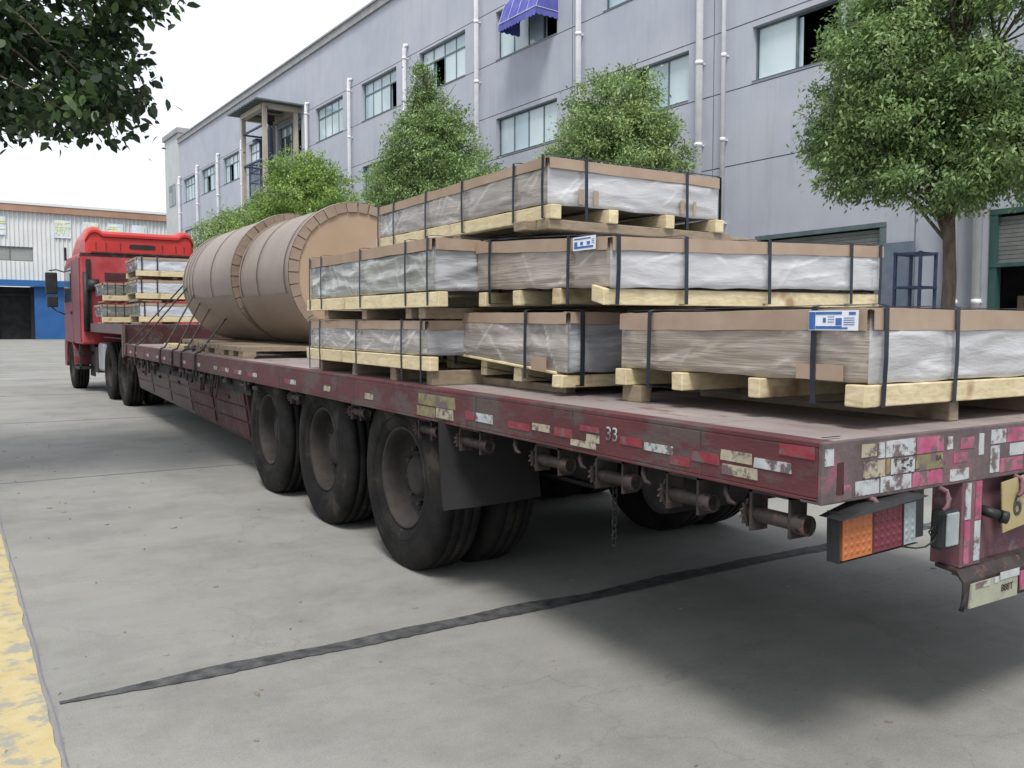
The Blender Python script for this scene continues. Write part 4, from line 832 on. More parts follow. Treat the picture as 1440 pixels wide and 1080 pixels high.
def pack(name, label, x0, x1, y0, y1, zb, zt, films, skid, yst=(), xst=(), dt=(0, 0, 0, 0), db=(0, 0, 0, 0), lidh=.055, amp=.008, seed=0, group=None, stw=.03, strapz=None, shrink=0.0, woods='wood', dense=1.0, fang=.15, foldc=.8):
    """x0..x1,y0..y1 body; corner order (x0y0),(x1y0),(x1y1),(x0y1); films=(side, rear); skid=list of (x0,x1,y0,y1,z0,z1,kind)"""
    zmin = min([s[4] for s in skid]) if skid else zb
    O = ((x0+x1)/2, (y0+y1)/2, zmin)
    root = thing(name, label, 'wrapped pallet', O, 0, group)
    def Z(x, y, top):
        a_ = min(1, max(0, (x-x0)/(x1-x0))); b_ = min(1, max(0, (y-y0)/(y1-y0))); d = dt if top else db; base = zt if top else zb
        return base+d[0]*(1-a_)*(1-b_)+d[1]*a_*(1-b_)+d[2]*a_*b_+d[3]*(1-a_)*b_
    body = MB(); nz = 22 if dense >= 1 else 12; FOLD = []
    def side(P0, P1, nrm, mi, sdiv):
        L = math.hypot(P1[0]-P0[0], P1[1]-P0[1]); nx = max(8, int(L*70*dense)); vs = []
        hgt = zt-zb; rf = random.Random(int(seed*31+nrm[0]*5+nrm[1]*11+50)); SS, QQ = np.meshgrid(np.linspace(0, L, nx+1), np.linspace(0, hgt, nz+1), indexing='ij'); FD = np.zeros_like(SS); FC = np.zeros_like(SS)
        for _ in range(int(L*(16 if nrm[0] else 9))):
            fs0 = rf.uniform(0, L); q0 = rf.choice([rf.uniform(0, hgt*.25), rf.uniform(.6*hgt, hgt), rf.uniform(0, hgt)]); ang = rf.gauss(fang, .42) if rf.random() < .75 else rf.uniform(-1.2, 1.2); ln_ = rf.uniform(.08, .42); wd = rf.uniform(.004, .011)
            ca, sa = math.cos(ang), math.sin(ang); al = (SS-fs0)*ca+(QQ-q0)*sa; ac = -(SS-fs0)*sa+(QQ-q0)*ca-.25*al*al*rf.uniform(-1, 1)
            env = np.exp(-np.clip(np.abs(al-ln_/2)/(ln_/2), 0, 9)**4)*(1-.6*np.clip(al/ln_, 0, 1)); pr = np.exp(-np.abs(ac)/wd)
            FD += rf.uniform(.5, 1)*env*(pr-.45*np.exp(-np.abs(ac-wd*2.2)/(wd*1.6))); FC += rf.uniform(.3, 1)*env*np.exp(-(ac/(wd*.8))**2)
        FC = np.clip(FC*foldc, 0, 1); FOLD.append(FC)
        for i in range(nx+1):
            t_ = i/nx; x, y = P0[0]+(P1[0]-P0[0])*t_, P0[1]+(P1[1]-P0[1])*t_
            for k in range(nz+1):
                q = k/nz; zz = Z(x, y, False)*(1-q)+Z(x, y, True)*q
                s_ = t_*L; w1 = noise.noise(((s_*2.2+zz*4)*1.1+seed, (zz*9-s_*1.6), seed*3.1)); w2 = noise.noise((s_*9+seed, zz*22+s_*3, 7.7)); w3 = noise.noise((s_*1.3, zz*3, seed))
                edge = min(1, 6*min(t_, 1-t_)*L/.5)
                d = amp*(1-2*abs(w1))*.9+amp*.35*w2+amp*1.2*w3; d *= (.25+.75*math.sin(PI*min(1, max(0, q))))*edge; d += .0075*FD[i, k]*edge*min(1, (1-q)*5)
                d = min(d-amp*.45, .0055); d -= .008*max(0, (q-.7)/.3)
                if k == 0: d -= .006
                r0 = .012*(1-min(1, 12*min(t_, 1-t_)))   # softened corner
                if i in (0, nx): vs.append((min(max(x, x0+.008), x1-.008), min(max(y, y0+.008), y1-.008), zz)); continue
                vs.append((x+nrm[0]*(d-r0*.6), y+nrm[1]*(d-r0*.6), zz+(.006*noise.noise((s_*7, 1, seed)) if k == 0 else 0)))
        body.add(vs, [(i*(nz+1)+k, (i+1)*(nz+1)+k, (i+1)*(nz+1)+k+1, i*(nz+1)+k+1) for i in range(nx) for k in range(nz)], mi, True)
    side((x0, y1), (x0, y0), (-1, 0), 0, 1); side((x0, y0), (x1, y0), (0, -1), 1, 1); side((x1, y0), (x1, y1), (1, 0), 0, 1); side((x1, y1), (x0, y1), (0, 1), 1, 1)
    body.add([(x, y, Z(x, y, True)-.004) for x, y in ((x0, y0), (x1, y0), (x1, y1), (x0, y1))], [(0, 1, 2, 3)], 1)
    body.add([(x+sx*.01, y+sy*.01, Z(x, y, False)+.001) for x, y, sx, sy in ((x0, y0, 1, 1), (x1, y0, -1, 1), (x1, y1, -1, -1), (x0, y1, 1, -1))], [(3, 2, 1, 0)], 0)
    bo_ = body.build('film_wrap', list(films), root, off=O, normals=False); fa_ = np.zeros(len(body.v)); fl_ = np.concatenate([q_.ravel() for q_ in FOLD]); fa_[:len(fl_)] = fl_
    ca_ = bo_.data.color_attributes.new('fold_glint', 'FLOAT_COLOR', 'POINT'); ca_.data.foreach_set('color', np.stack([fa_, fa_, fa_, np.ones_like(fa_)], 1).astype(np.float32).ravel())
    # cardboard edge boards (four) and lid
    def board(P0, P1, nrm, hh):
        L = math.hypot(P1[0]-P0[0], P1[1]-P0[1]); nx = max(6, int(L*16)); m = MB(); a_, b_ = [], []
        for i in range(nx+1):
            t_ = i/nx; x, y = P0[0]+(P1[0]-P0[0])*t_, P0[1]+(P1[1]-P0[1])*t_; zt_ = Z(x, y, True)
            wv_ = .006*noise.noise((t_*L*3.0, seed, 4)); o1 = .006+.004*noise.noise((t_*L*2.3, seed, 9)); bz = zt_-hh+.006*noise.noise((t_*L*4, seed+5, 1)); tz = zt_+wv_*.6
            a_ += [(x+nrm[0]*o1*1.1, y+nrm[1]*o1*1.1, bz), (x+nrm[0]*o1, y+nrm[1]*o1, tz), (x-nrm[0]*.05, y-nrm[1]*.05, tz+.003), (x-nrm[0]*.05, y-nrm[1]*.05, tz-.002), (x+nrm[0]*(o1-.004), y+nrm[1]*(o1-.004), tz-.006), (x+nrm[0]*(o1-.003), y+nrm[1]*(o1-.003), bz)]
        m.add(a_, [(i*6+k, i*6+(k+1) % 6, (i+1)*6+(k+1) % 6, (i+1)*6+k) for i in range(nx) for k in range(6)]+[[0, 1, 2, 3, 4, 5], [nx*6+k for k in range(6)]], 0, False)
        m.build('edge_board', 'card', root, off=O)
    e = .002
    board((x0, y1-.012), (x0, y0+.012), (-1, 0), lidh); board((x0+.012, y0), (x1-.012, y0), (0, -1), lidh); board((x1, y0+.012), (x1, y1-.012), (1, 0), lidh); board((x1-.012, y1), (x0+.012, y1), (0, 1), lidh)
    m = MB(); ng = 10; vs = [(x0+.03+(x1-x0-.06)*i/ng, y0+.03+(y1-y0-.06)*k/ng, Z(x0+(x1-x0)*i/ng, y0+(y1-y0)*k/ng, True)+.0045+.003*noise.noise((i*.7, k*.7, seed))) for i in range(ng+1) for k in range(ng+1)]
    m.add(vs, [(i*(ng+1)+k, (i+1)*(ng+1)+k, (i+1)*(ng+1)+k+1, i*(ng+1)+k+1) for i in range(ng) for k in range(ng)], 0, True); m.build('lid_sheet', films[1], root, off=O, normals=False)
    for s in skid:
        m = MB(); a0, a1, b0, b1, c0, c1 = s[:6]; j = lambda: random.uniform(-.003, .003)
        if len(s) > 7:   # sloped: extra dz at far end
            d = s[7]; P = [(a0, b0, c0), (a1, b0, c0+d[0]), (a1, b1, c0+d[1]), (a0, b1, c0+d[2]), (a0, b0, c1), (a1, b0, c1+d[0]), (a1, b1, c1+d[1]), (a0, b1, c1+d[2])]; m.hexa(P)
        else: m.hexa([(a0+j(), b0+j(), c0), (a1+j(), b0+j(), c0), (a1+j(), b1+j(), c0), (a0+j(), b1+j(), c0), (a0+j(), b0+j(), c1), (a1+j(), b0+j(), c1), (a1+j(), b1+j(), c1), (a0+j(), b1+j(), c1)])
        m.build('skid_'+s[6], woods if not s[6].startswith('runner') else 'wood_shade', root, off=O, bevel=.004)
    sz = strapz if strapz else zb-.07
    for y in yst: loopstrap('y', y, x0-.004, x1+.004, sz+Z(x0, y, False)-zb, Z(x0, y, True)+.003, stw, zt2=Z(x1, y, True)+.003, zb2=sz+Z(x1, y, False)-zb).build('strap', 'strap', root, off=O)
    for x in xst: loopstrap('x', x, y0-.004, y1+.004, sz+Z(x, y0, False)-zb, Z(x, y0, True)+.003, stw, zt2=Z(x, y1, True)+.003, zb2=sz+Z(x, y1, False)-zb).build('strap', 'strap', root, off=O)
    return root, O
# A  bottom right, nearest
x1 = 2.40
skA = [(.36, x1, y, y+w_, 1.117, 1.186, 'plank') for y, w_ in ((.128, .075), (.545, .055), (.93, .06), (1.27, .07))]+[(x, x+.055, .155, 1.34, H+.0, 1.1165, 'runner') for x in (.86, 1.45, 2.1)]+[(.40, .46, 1.22, 1.34, H, 1.1165, 'runner')]
A, OA = pack('wrapped_sheet_pack', 'nearest brown wrapped pack with blue paper label at the trailer rear corner', .385, x1, .135, 1.345, 1.190, 1.428, ('film_brown', 'film_rear'), skA, yst=(.33, 1.14), xst=(.44, .825, 1.45, 2.1), seed=1.3, strapz=1.118, lidh=.068, stw=.026, dt=(-.004, 0, 0, -.012))
# C bottom middle
skC = [(.285, 1.5, 1.62, 1.70, 1.085, 1.142, 'plank'), (.3, .36, 1.70, 2.9, 1.142, 1.156, 'board', (0, .072, .072)), (.7, .8, 1.70, 2.9, 1.142, 1.156, 'board', (0, .072, .072)), (1.2, 1.3, 1.70, 2.9, 1.142, 1.156, 'board', (0, .072, .072)),
       (.32, 1.5, 2.02, 2.09, 1.09, 1.158, 'plank'), (.36, 1.5, 2.42, 2.48, 1.10, 1.18, 'plank'), (.36, 1.5, 2.80, 2.87, 1.12, 1.20, 'plank'), (.4, .46, 1.75, 2.85, H, 1.085, 'runner'), (1.1, 1.16, 1.75, 2.85, H, 1.085, 'runner')]
Cc, OC = pack('wrapped_sheet_pack', 'sagging grey film pack with loose creased wrap, bottom middle between two others', .30, 1.50, 1.60, 2.90, 1.157, 1.425, ('film_mauve', 'film_rear_d'), skC, yst=(1.93, 2.62), xst=(.37, 1.1), seed=3.7, amp=.016, db=(-.005, -.005, .07, .07), dt=(0, 0, .008, .008), strapz=1.10, lidh=.05, fang=-.75)
# F bottom left
skF = [(.06, .115, 2.50, 4.44, 1.123, 1.198, 'plank'), (.62, .68, 2.5, 4.44, 1.123, 1.198, 'plank'), (1.2, 1.26, 2.5, 4.44, 1.123, 1.198, 'plank')]+[(.09, 1.24, y, y+.075, H, 1.1225, 'runner') for y in (2.52, 2.98, 3.57, 4.2)]
F_, OF = pack('wrapped_sheet_pack', 'lower left grey film pack directly behind the coils, under a taller pack', .075, 1.25, 2.56, 4.42, 1.203, 1.388, ('film_mauve', 'film_rear_d'), skF, yst=(2.60, 2.84, 3.51, 4.16, 4.37), seed=5.1, strapz=1.06, lidh=.048, amp=.011, stw=.022, fang=.7)
# D middle left
skD = [(.045, .1, 2.36, 4.38, 1.458, 1.535, 'plank'), (.55, .61, 2.36, 4.38, 1.458, 1.535, 'plank'), (1.16, 1.22, 2.36, 4.38, 1.458, 1.535, 'plank')]+[(.06, 1.2, y, y+.07, 1.398, 1.4575, 'runner') for y in (2.55, 2.72, 3.34, 3.99)]
D_, OD = pack('wrapped_sheet_pack', 'middle left pack in greenish grey film, resting on the lower left pack', .055, 1.25, 2.44, 4.35, 1.545, 1.812, ('film_olive', 'film_rear_d'), skD, yst=(2.48, 2.745, 3.39, 4.07, 4.30), xst=(.45,), seed=7.9, strapz=1.47, lidh=.06, amp=.014, stw=.022, fang=-.65)
# B middle right
skB = [(.29, 2.15, y, y+w_, 1.452, 1.522, 'plank', (.015, .03, .02)) for y, w_ in ((1.335, .085),)]+[(.30, 2.15, y, y+.07, 1.462, 1.535, 'plank') for y in (1.66, 2.0, 2.33)]+[(x, x+.06, 1.42, 2.42, 1.432, 1.4615, 'runner') for x in (.9, 1.35, 2.0)]
B_, OB = pack('wrapped_sheet_pack', 'wide middle pack with bright silvery rear face and small blue label', .305, 2.15, 1.315, 2.44, 1.526, 1.738, ('film_brown', 'film_rear'), skB, yst=(1.592, 2.27), xst=(.335, .726, 1.26, 1.868, 2.10), dt=(0, .052, .085, .062), db=(0, .035, .04, .026), seed=9.2, strapz=1.455, lidh=.058, stw=.026)
# E top
skE = [(x, x+.06, 1.83, 3.88, 1.868, 1.935, 'beam') for x in (.362, .708, 1.08, 1.43)]+[(.36, 1.56, 1.85, 1.95, 1.8205, 1.8675, 'runner'), (.3, 1.9, 1.96, 2.06, 1.8205, 1.8675, 'runner'), (.36, 1.5, 2.72, 2.8, 1.8205, 1.8675, 'runner'), (.36, 1.5, 3.6, 3.7, 1.8205, 1.8675, 'runner')]
E_, OE = pack('wrapped_sheet_pack', 'topmost film wrapped pack on pale wooden beams, crowning the stack', .365, 1.50, 1.87, 3.87, 1.942, 2.160, ('film_mauve', 'film_rear'), skE, yst=(1.885, 2.146, 2.673, 3.126, 3.582, 3.83), xst=(.589, 1.25), seed=11.4, strapz=1.875, lidh=.05, dt=(0, 0, -.02, -.02), stw=.022, amp=.011, fang=.4)
# patches of brown tape under some straps
for (root, O, boxes) in ((A, OA, [(.3705, .375, .22, .40, 1.195, 1.245, 0)]), (E_, OE, [(.54, .57, 1.853, 1.857, 1.95, 2.02, 1), (.63, .66, 1.853, 1.857, 1.95, 2.02, 1), (1.2, 1.225, 1.853, 1.857, 1.95, 2.02, 1), (1.29, 1.31, 1.853, 1.857, 1.95, 2.02, 1)]), (Cc, OC, [(.275, .279, 1.74, 1.86, 1.16, 1.22, 0)])):
    for q in boxes:
        m = MB(); m.box(*q[:6]); m.build('corner_protector', 'card', root, off=O)
# printed labels
def plabel(root, O, x, y0, y1, z0, z1, style):
    m = MB(); m.box(x-.001, x, y0, y1, z0, z1); l = m.build('paper_label', 'label_white', root, off=O)
    W_, Hh = y1-y0, z1-z0; b = MB()   # left of the photo is +y
    def r(a0, a1, b0, b1): b.box(x-.0022, x-.0012, y1-a1*W_, y1-a0*W_, z1-b1*Hh, z1-b0*Hh)
    if style == 0:
        r(.01, .14, .06, .96); r(.15, .68, .06, .2); r(.15, .68, .78, .93); r(.56, .68, .38, .74); r(.30, .36, .36, .6); r(.82, .95, .08, .22); r(.68, .8, .84, .92)
        for i in range(4): r(.72, .93, .36+i*.11, .39+i*.11)
        for i in range(3): r(.4, .53, .3+i*.13, .33+i*.13)
    else:
        r(.05, .78, .1, .2); r(.06, .2, .36, .68); r(.33, .45, .38, .62); r(.62, .76, .38, .62); r(.05, .9, .70, .86)
        for i in range(3): r(.83, .95, .25+i*.13, .28+i*.13)
    b.build('label_print', 'label_blue', l, off=(0, 0, 0)).data.transform(Matrix.Translation(Vector(O)*-1))
plabel(A, OA, .3605, .16, .345, 1.355, 1.418, 0)
plabel(B_, OB, .284, 1.385, 1.545, 1.69, 1.748, 1)
# front stack on the gooseneck
fl = [('upper', 2.09, 'top pack of the bright stack behind the red cab, just below the roof fairing', .30), ('mid', 1.73, 'middle pack of the bright stack behind the red cab', .29), ('low', 1.36, 'bottom pack of the bright stack, on the raised front deck', .33)]
for i, (nm, z, lab, xx) in enumerate(fl):
    sk = [(xx-.01, 1.9, 13.28, 13.36, z+.03, z+.115, 'plank'), (xx-.01, 1.9, 14.3, 14.38, z+.03, z+.115, 'plank')]+[(x, x+.06, 13.33, 14.4, z-.01, z+.03, 'runner') for x in (xx+.02, .85, 1.5)]
    pack('wrapped_sheet_pack', lab, xx, 1.9, 13.3, 14.45, z+.12, z+.33, ('film_dark', 'film_front'), sk, yst=(13.6, 14.1), xst=(xx+.07, .60, 1.3), seed=20+i*2, strapz=z+.04, lidh=.04, stw=.025, woods='wood', dense=.4, group='packs on the raised front deck')
for i, (z, lab, xx) in enumerate(((1.36, 'small lower netted pack behind the cab at the far left of the load', -.02), (1.74, 'small upper netted pack behind the cab at the far left of the load', .0))):
    sk = [(xx, 1.2, 15.0, 15.07, z+.02, z+.11, 'plank')]+[(xx+.03+k*.16, xx+.09+k*.16, 15.02, 16.0, z-.01, z+.02, 'runner') for k in range(5)]
    pack('wrapped_sheet_pack', lab, xx, 1.2, 15.03, 16.1, z+.115, z+.33, ('film_dark', 'film_dark'), sk, yst=(15.3, 15.8), xst=(xx+.08, .2, .34, .6), seed=30+i*2, strapz=z+.03, lidh=.035, stw=.012, dense=.4, group='packs on the raised front deck')

# ------------------------------------------------------------------ paper wrapped coils on pallets
CX, CR, CZ = 1.215, .68, H+.12+.68
def coil(label, y0, y1, bands, seed, CR=.68, CX=1.215):
    CZ = H+.12+CR
    O = (CX, (y0+y1)/2, CZ-CR); root = thing('paper_coil', label, 'coil', O)
    m = MB(); L = y1-y0; N = 72; ny = int(L*26)
    vs = []
    for i in range(ny+1):
        y = L*i/ny
        for k in range(N):
            t_ = 2*PI*k/N; edge = min(y, L-y); d = .004*noise.noise((math.cos(t_)*2, y*3, math.sin(t_)*2+seed))+.0025*noise.noise((math.cos(t_)*5, y*14, math.sin(t_)*5+seed))
            r = CR+d-(.012 if edge < .02 else 0); vs.append((CX+r*math.cos(t_), y0+y, CZ+r*math.sin(t_)))
    m.add(vs, [(i*N+k, i*N+(k+1) % N, (i+1)*N+(k+1) % N, (i+1)*N+k) for i in range(ny) for k in range(N)], 0, True)
    m.build('paper_wrap', 'kraft_film', root, off=O)
    # overlapping lower sheet edge
    m = MB(); t0, t1 = PI*1.09, PI*1.5; vs = []; nA = 24
    for i in range(nA+1):
        t_ = t0+(t1-t0)*i/nA
        for y in np.linspace(y0+.03, y1-.03, 12): r = CR+.011+.003*noise.noise((i*.4, y*3, seed)); vs.append((CX+r*math.cos(t_), y, CZ+r*math.sin(t_)))
    m.add(vs, [(i*12+k, i*12+k+1, (i+1)*12+k+1, (i+1)*12+k) for i in range(nA) for k in range(11)], 0, True); m.build('lower_sheet', 'kraft', root, off=O)
    for yb, e in ((y0, -1), (y1, 1)):
        m = MB(); m.lathe([(0, .001), (0, .2), (0.0, .201), (0, CR-.01)], (CX, yb-e*.012, CZ), 'y', 64); m.build('end_sheet', 'kraft_end', root, off=O)
        n = 36
        for k in range(n):    # folded paper tabs round the rim
            a0 = 2*PI*(k+.04)/n; a1 = 2*PI*(k+.98)/n+random.uniform(-.01, .01); ri = CR-.085+random.uniform(-.006, .006); yo = e*(.006+.007*random.random()); yi = yb+e*(.002+.005*(k % 2))
            P = []
            for (a_, r, y) in ((a0, CR+.003, yb+yo*.2), (a1, CR+.003, yb+yo*.2), (a1, ri, yi+e*.004), (a0, ri, yi)): P.append((CX+r*math.cos(a_), y, CZ+r*math.sin(a_)))
            Q = [(x, y-e*.004, z) for x, y, z in P]; m = MB(); m.hexa(P+Q); m.build('paper_tab', 'kraft', root, off=O)
        m = MB(); m.lathe([(-e*.0, CR+.006), (-e*.03, CR+.012), (-e*.06, CR+.006)], (CX, yb, CZ), 'y', 72); m.build('rim_tape', 'kraft_film', root, off=O)
    for yb in bands:
        m = MB(); w = .007; m.lathe([(-w, CR+.006), (-w, CR+.009), (w, CR+.009), (w, CR+.006)], (CX, yb, CZ), 'y', 72, smooth=True); m.build('band', 'rope', root, off=O)
    return root
coil('nearest kraft paper coil with its folded round end facing the rear', 6.32, 8.05, (6.45, 7.35), 2.0)
coil('far kraft paper coil, banded many times at its front end', 8.16, 10.7, (9.1, 10.1, 10.28, 10.44), 8.0, .722, 1.2)
# pallets under the coils
def pallet(label, x0, x1, y0, y1):
    O = ((x0+x1)/2, (y0+y1)/2, H); root = thing('wooden_pallet', label, 'pallet', O)
    xs = np.linspace(x0, x1-.1, 3)
    for x in xs:
        for y in np.linspace(y0, y1-.14, 3):
            m = MB(); m.box(x, x+.12, y, y+.17, H+.016, H+.066); m.build('block', 'wood_shade', root, off=O, bevel=.003)
        m = MB(); m.box(x, x+.1, y0, y1, H, H+.0155); m.build('bottom_board', 'wood_shade', root, off=O)
    for y in np.linspace(y0, y1-.12, 6):
        m = MB(); m.box(x0-.01, x1+.01, y, y+.12, H+.0665, H+.11); m.build('top_board', 'wood_shade', root, off=O, bevel=.002)
pallet('wooden pallet under the near end of the nearest coil', .13, 2.1, 6.4, 7.25)
pallet('wooden pallet under the gap between the two coils', .16, 2.1, 7.45, 8.45)
pallet('wooden pallet under the far coil by the loose rope', .45, 2.0, 9.1, 9.9)
pallet('small wooden pallet under the front end of the far coil', .5, 2.0, 10.3, 10.9)
for lab, x, y in (('loose timber offcut on the deck beside the far coil, nearer the rope', .2, 9.75), ('loose timber offcut on the deck by the front end of the far coil', .24, 10.5)):
    m = MB(); m.box(x, x+.16, y, y+.34, H+.001, H+.055); o = m.build('timber_block', 'wood', None, off=(x+.08, y+.17, H), bevel=.004); o.location = (x+.08, y+.17, H); tag(o, lab, 'timber block')
# loose rope coil
m = MB(); pa = []
for i in range(60): a_ = i*.42; r = .16+.05*math.sin(i*.7); pa.append((.34+r*1.0*math.cos(a_), 8.95+r*1.9*math.sin(a_), H+.014+.012*(i/12)*abs(math.sin(i*.9))))
m.tube(pa, .013, 6); o = m.build('loose_rope', 'rope', None, off=(.34, 8.95, H)); o.location = (.34, 8.95, H); tag(o, 'loose dark rope lying on the deck beside the far coil', 'rope')
# tie downs from the left rail over the front of the far coil
names = ['frontmost', 'second from the front', 'third from the front', 'fourth from the front', 'fifth from the front', 'rearmost']
for i, y in enumerate((12.44, 11.6, 9.7, 8.95, 8.45, 7.75)):
    yc = [10.55, 10.40, 10.15, 9.95, 9.6, 9.1][i]; a0 = math.radians([171, 176, 186, 196, 204, 216][i]); m = MB(); pa = [(.02, y, H-BH-.03), (-.012, y, H-BH+.01), (-.012, y, H-.01), (.0, y, H+.012), (.05, y+.01, H+.03)]
    tp = Vector((CX+(CR+.02)*math.cos(a0), yc, CZ+(CR+.02)*math.sin(a0))); pa.append(tuple(tp))
    k = a0
    while k > math.radians(20): k -= .16; pa.append((CX+(CR+.022)*math.cos(k), yc, CZ+(CR+.022)*math.sin(k)))
    pa.append((TW-.01, y, H+.01)); m.tube(pa, .011, 6)
    o = m.build('tie_down_strap', 'rope', None, off=(0, y, H)); o.location = (0, y, H)
    tag(o, 'dark tie down rope over the far coil, %s along the trailer rail' % names[i], 'strap', 'tie down ropes over the coils')

# ------------------------------------------------------------------ tractor unit
TY = math.radians(1.7)
tc_ = thing('tractor_truck', 'red semi truck tractor with high roof fairing and black mirror', 'truck', (.17, 13.96, 0), TY)
def K(mb, name, mat, parent=None, **k): return mb.build(name, mat, parent or tc_, **k)
CYB, CYF, CX0, CX1 = 3.05, 5.55, -.25, 1.97       # cab rear, front, left, right
def prism(m, prof, x0, x1, mi=0):   # prof in (y,z)
    n = len(prof); m.add([(x0, y, z) for y, z in prof]+[(x1, y, z) for y, z in prof], [list(range(n)), list(range(n, 2*n))[::-1]]+[(i, n+i, n+(i+1) % n, (i+1) % n) for i in range(n)], mi); return m
m = MB(); prism(m, [(CYB, .95), (CYF-.75, .95), (CYF-.72, 1.25), (CYF, 1.25), (CYF, 1.5), (CYF-.04, 1.75), (CYF-.28, 2.62), (CYF-.5, 2.72), (CYB, 2.72)], CX0+.012, CX1-.012); K(m, 'cab_body', 'cab_back', bevel=.04)
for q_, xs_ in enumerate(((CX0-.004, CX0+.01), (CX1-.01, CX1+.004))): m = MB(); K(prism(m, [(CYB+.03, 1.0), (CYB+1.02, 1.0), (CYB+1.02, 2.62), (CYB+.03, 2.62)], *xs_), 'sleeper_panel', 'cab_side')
for x0, x1 in ((CX0-.006, CX0+.01), (CX1-.01, CX1+.006)):
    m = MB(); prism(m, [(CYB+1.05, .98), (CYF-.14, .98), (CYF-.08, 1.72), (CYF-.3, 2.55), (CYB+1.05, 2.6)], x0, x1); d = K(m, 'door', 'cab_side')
    s = -1 if x0 < 1 else 1; xx = x0 if s < 0 else x1
    m = MB(); prism(m, [(CYB+1.15, 1.8), (CYF-.2, 1.8), (CYF-.38, 2.46), (CYB+1.15, 2.5)], xx-.004 if s < 0 else xx, xx if s < 0 else xx+.004); K(m, 'door_glass', 'pane_dark', d)
    m = MB(); m.box(xx-.03 if s < 0 else xx, xx if s < 0 else xx+.03, CYB+1.12, CYB+1.3, 1.55, 1.6); K(m, 'handle', 'black', d)
m = MB(); prism(m, [(CYF-.035, 1.74), (CYF+.0, 1.75), (CYF-.24, 2.6), (CYF-.275, 2.58)], CX0+.12, CX1-.12); K(m, 'windscreen', 'pane_dark')
m = MB(); m.box(CX0+.05, CX1-.05, CYF, CYF+.06, .95, 1.6); m.box(CX0, CX1, CYF-.05, CYF+.1, .45, .93); K(m, 'front_bumper', 'red', bevel=.03)
for s, x in ((1, CX0), (-1, CX1)):
    m = MB(); yc = 4.7; n = 12
    vs = []
    for i in range(n+1):
        t_ = PI*i/n; vs += [(x, yc-.62*math.cos(t_), .52+.64*math.sin(t_)), (x+s*.32, yc-.62*math.cos(t_), .52+.64*math.sin(t_)), (x+s*.32, yc-.57*math.cos(t_), .52+.585*math.sin(t_)), (x, yc-.57*math.cos(t_), .52+.585*math.sin(t_))]
    m.add(vs, [(i*4+k, i*4+(k+1) % 4, (i+1)*4+(k+1) % 4, (i+1)*4+k) for i in range(n) for k in range(4)])
    m.box(min(x, x+s*.3), max(x, x+s*.3), 5.3, 5.6, .45, 1.0)
    K(m, 'wheel_arch', 'cab_side')
m = MB()
for z in (.45, .75): m.box(CX0+.0, CX0+.28, 3.45, 4.0, z, z+.05)
m.box(CX0+.28, CX0+.3, 3.45, 4.0, .3, 1.0); m.box(CX0+.02, CX0+.05, 3.45, 3.5, .45, 1.0); m.split('step', 'black', tc_)
# roof fairing with raised corners
m = MB(); x0, x1, yb, zb = CX0+.12, CX1-.08, CYB-.02, 2.72
xs = np.linspace(x0, x1, 41); vs = []
def ztop(x):
    e0 = (x-x0)/(x1-x0); e = min(e0, 1-e0); return 3.15+(.07*math.exp(-((e-.085)/.05)**4))-(.1*max(0, 1-e/.02)**2)
for x in xs:
    zt_ = ztop(x); e = min((x-x0), (x1-x)); yo = .06*max(0, 1-e/.08)**2; fy = CYF-.7
    vs += [(x, yb+yo, zb), (x, yb+.0+yo, zb+.05), (x, yb+.02+yo, zt_-.12), (x, yb-.02+yo, zt_-.10), (x, yb-.02+yo, zt_-.055), (x, yb+.05+yo, zt_), (x, yb+.5, zt_+.05), (x, fy-.4, zt_-.04), (x, fy+.15, 2.8), (x, fy+.15, zb)]
m.add(vs, [(i*10+k, i*10+(k+1) % 10, (i+1)*10+(k+1) % 10, (i+1)*10+k) for i in range(40) for k in range(10)]+[[k for k in range(10)], [400+k for k in range(10)]], 0, True)
fa = K(m, 'roof_fairing', 'red')
mo = fa.modifiers.new('edges', 'EDGE_SPLIT'); mo.split_angle = math.radians(35)
cxm = (x0+x1)/2+.02
m = MB(); pa = []
for sx in (1, -1):
    for k in range(9): a_ = -PI/2+PI*k/8; pa.append((cxm+sx*(.2+.045*math.cos(a_)), yb-.006, 2.875+sx*.045*math.sin(a_)))
m.add(pa+[(x, yb+.03, z) for x, y, z in pa], [list(range(18))]+[(i, (i+1) % 18, 18+(i+1) % 18, 18+i) for i in range(18)]); K(m, 'vent_recess', 'black', fa)
m = MB()
for xx in (x0+.18, x0+.36, x0+.62, x1-.62, x1-.36, x1-.2): m.box(xx, xx+.012, yb-.004, yb+.03, zb+.05, 2.93)
m.box(x0+.1, x1-.1, yb-.012, yb+.03, zb+.0, zb+.03); m.split('panel_line', 'maroon', fa)
m = MB(); m.box(CX0+.02, CX1-.02, CYB-.005, CYB+.05, 2.66, 2.72); m.box(CX0+.45, CX0+.9, CYB-.02, CYB, 2.2, 2.35); K(m, 'rear_trim', 'maroon')
m = MB(); m.box(CX0+.12, CX0+.2, CYB-.03, CYB+.0, 1.3, 2.6); m.tube([(CX0+.1, CYB-.05, 1.2), (CX0+.1, CYB-.05, 2.35)], .05, 10); m.tube([(CX0+.12, CYB-.12, 2.1), (CX0+.32, CYB-.12, 2.1)], .11, 14); K(m, 'air_intake', 'black')
m = MB(); m.box(CX0-.02, CX0+.02, CYF-.55, CYF-.45, 2.68, 2.95); K(m, 'side_deflector', 'black')
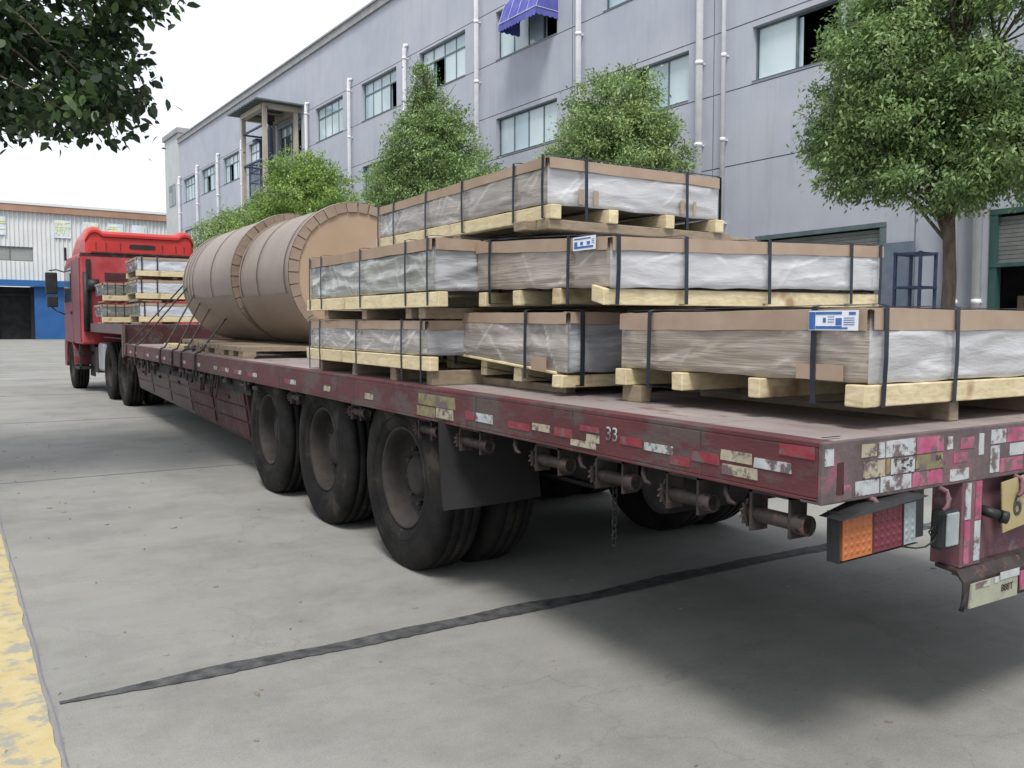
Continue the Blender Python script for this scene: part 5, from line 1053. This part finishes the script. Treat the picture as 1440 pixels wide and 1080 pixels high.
# mirrors
for s, x in ((-1, CX0), (1, CX1)):
    m = MB(); m.tube([(x, CYF-.25, 2.45), (x+s*.15, CYF-.18, 2.5), (x+s*.28, CYF-.12, 2.48)], .014, 6); m.tube([(x, CYF-.2, 1.55), (x+s*.16, CYF-.15, 1.62), (x+s*.26, CYF-.12, 1.72)], .014, 6); a_ = K(m, 'mirror_arm', 'black')
    m = MB(); m.box(min(x+s*.13, x+s*.36), max(x+s*.13, x+s*.36), CYF-.2, CYF-.1, 1.98, 2.44); m.box(min(x+s*.13, x+s*.34), max(x+s*.13, x+s*.34), CYF-.2, CYF-.1, 1.7, 1.94); K(m, 'mirror', 'black', a_, bevel=.02)
make_wheel(tc_, CX0+.03, 4.7, side=-1, dual=False); make_wheel(tc_, CX1-.03, 4.7, side=1, dual=False)
for y in (0, 1.42): make_wheel(tc_, -.02, y, side=-1); make_wheel(tc_, CX1-.0, y, side=1)
m = MB()
for x in (.5, 1.15): m.box(x, x+.1, -1.0, 5.2, .75, .98)
for y in (0, 1.42, 4.7): m.tube([(.3, y, .51), (1.7, y, .51)], .09, 10)
m.tube([(.5, .7, 1.05), (1.3, .7, 1.05)], .5, 20) if 0 else m.box(.4, 1.4, .2, 1.2, 1.0, 1.15); m.box(.2, 1.6, 3.0, 5.0, .55, 1.0)
K(m, 'chassis_frame', 'chassis')
m = MB(); m.box(.0, .5, 2.1, 2.75, .45, 1.0); K(m, 'fuel_tank', 'tank', bevel=.06)
m = MB(); m.tube([(.12, 2.85, .5), (.12, 2.85, .95)], .1, 12); m.box(.02, .4, 2.95, 3.4, .4, .9); m.split('battery_box', 'grime', tc_)
m = MB(); m.box(.0, .5, -.62, .0, 1.06, 1.08) ; m.box(0, .5, 0, 2.0, 1.1, 1.12); K(m, 'rear_mudguard', 'black')

for o in list(COL.objects):
    if o.type == 'MESH' and o.name.split('.')[0] in ('pipe_collar', 'grime_mark', 'wheel_nut', 'hand_hole', 'label_print', 'piping', 'wall_joint', 'cladding', 'roof_sheet', 'lift_cage', 'shutter', 'limb'):
        o['kind'] = 'stuff'
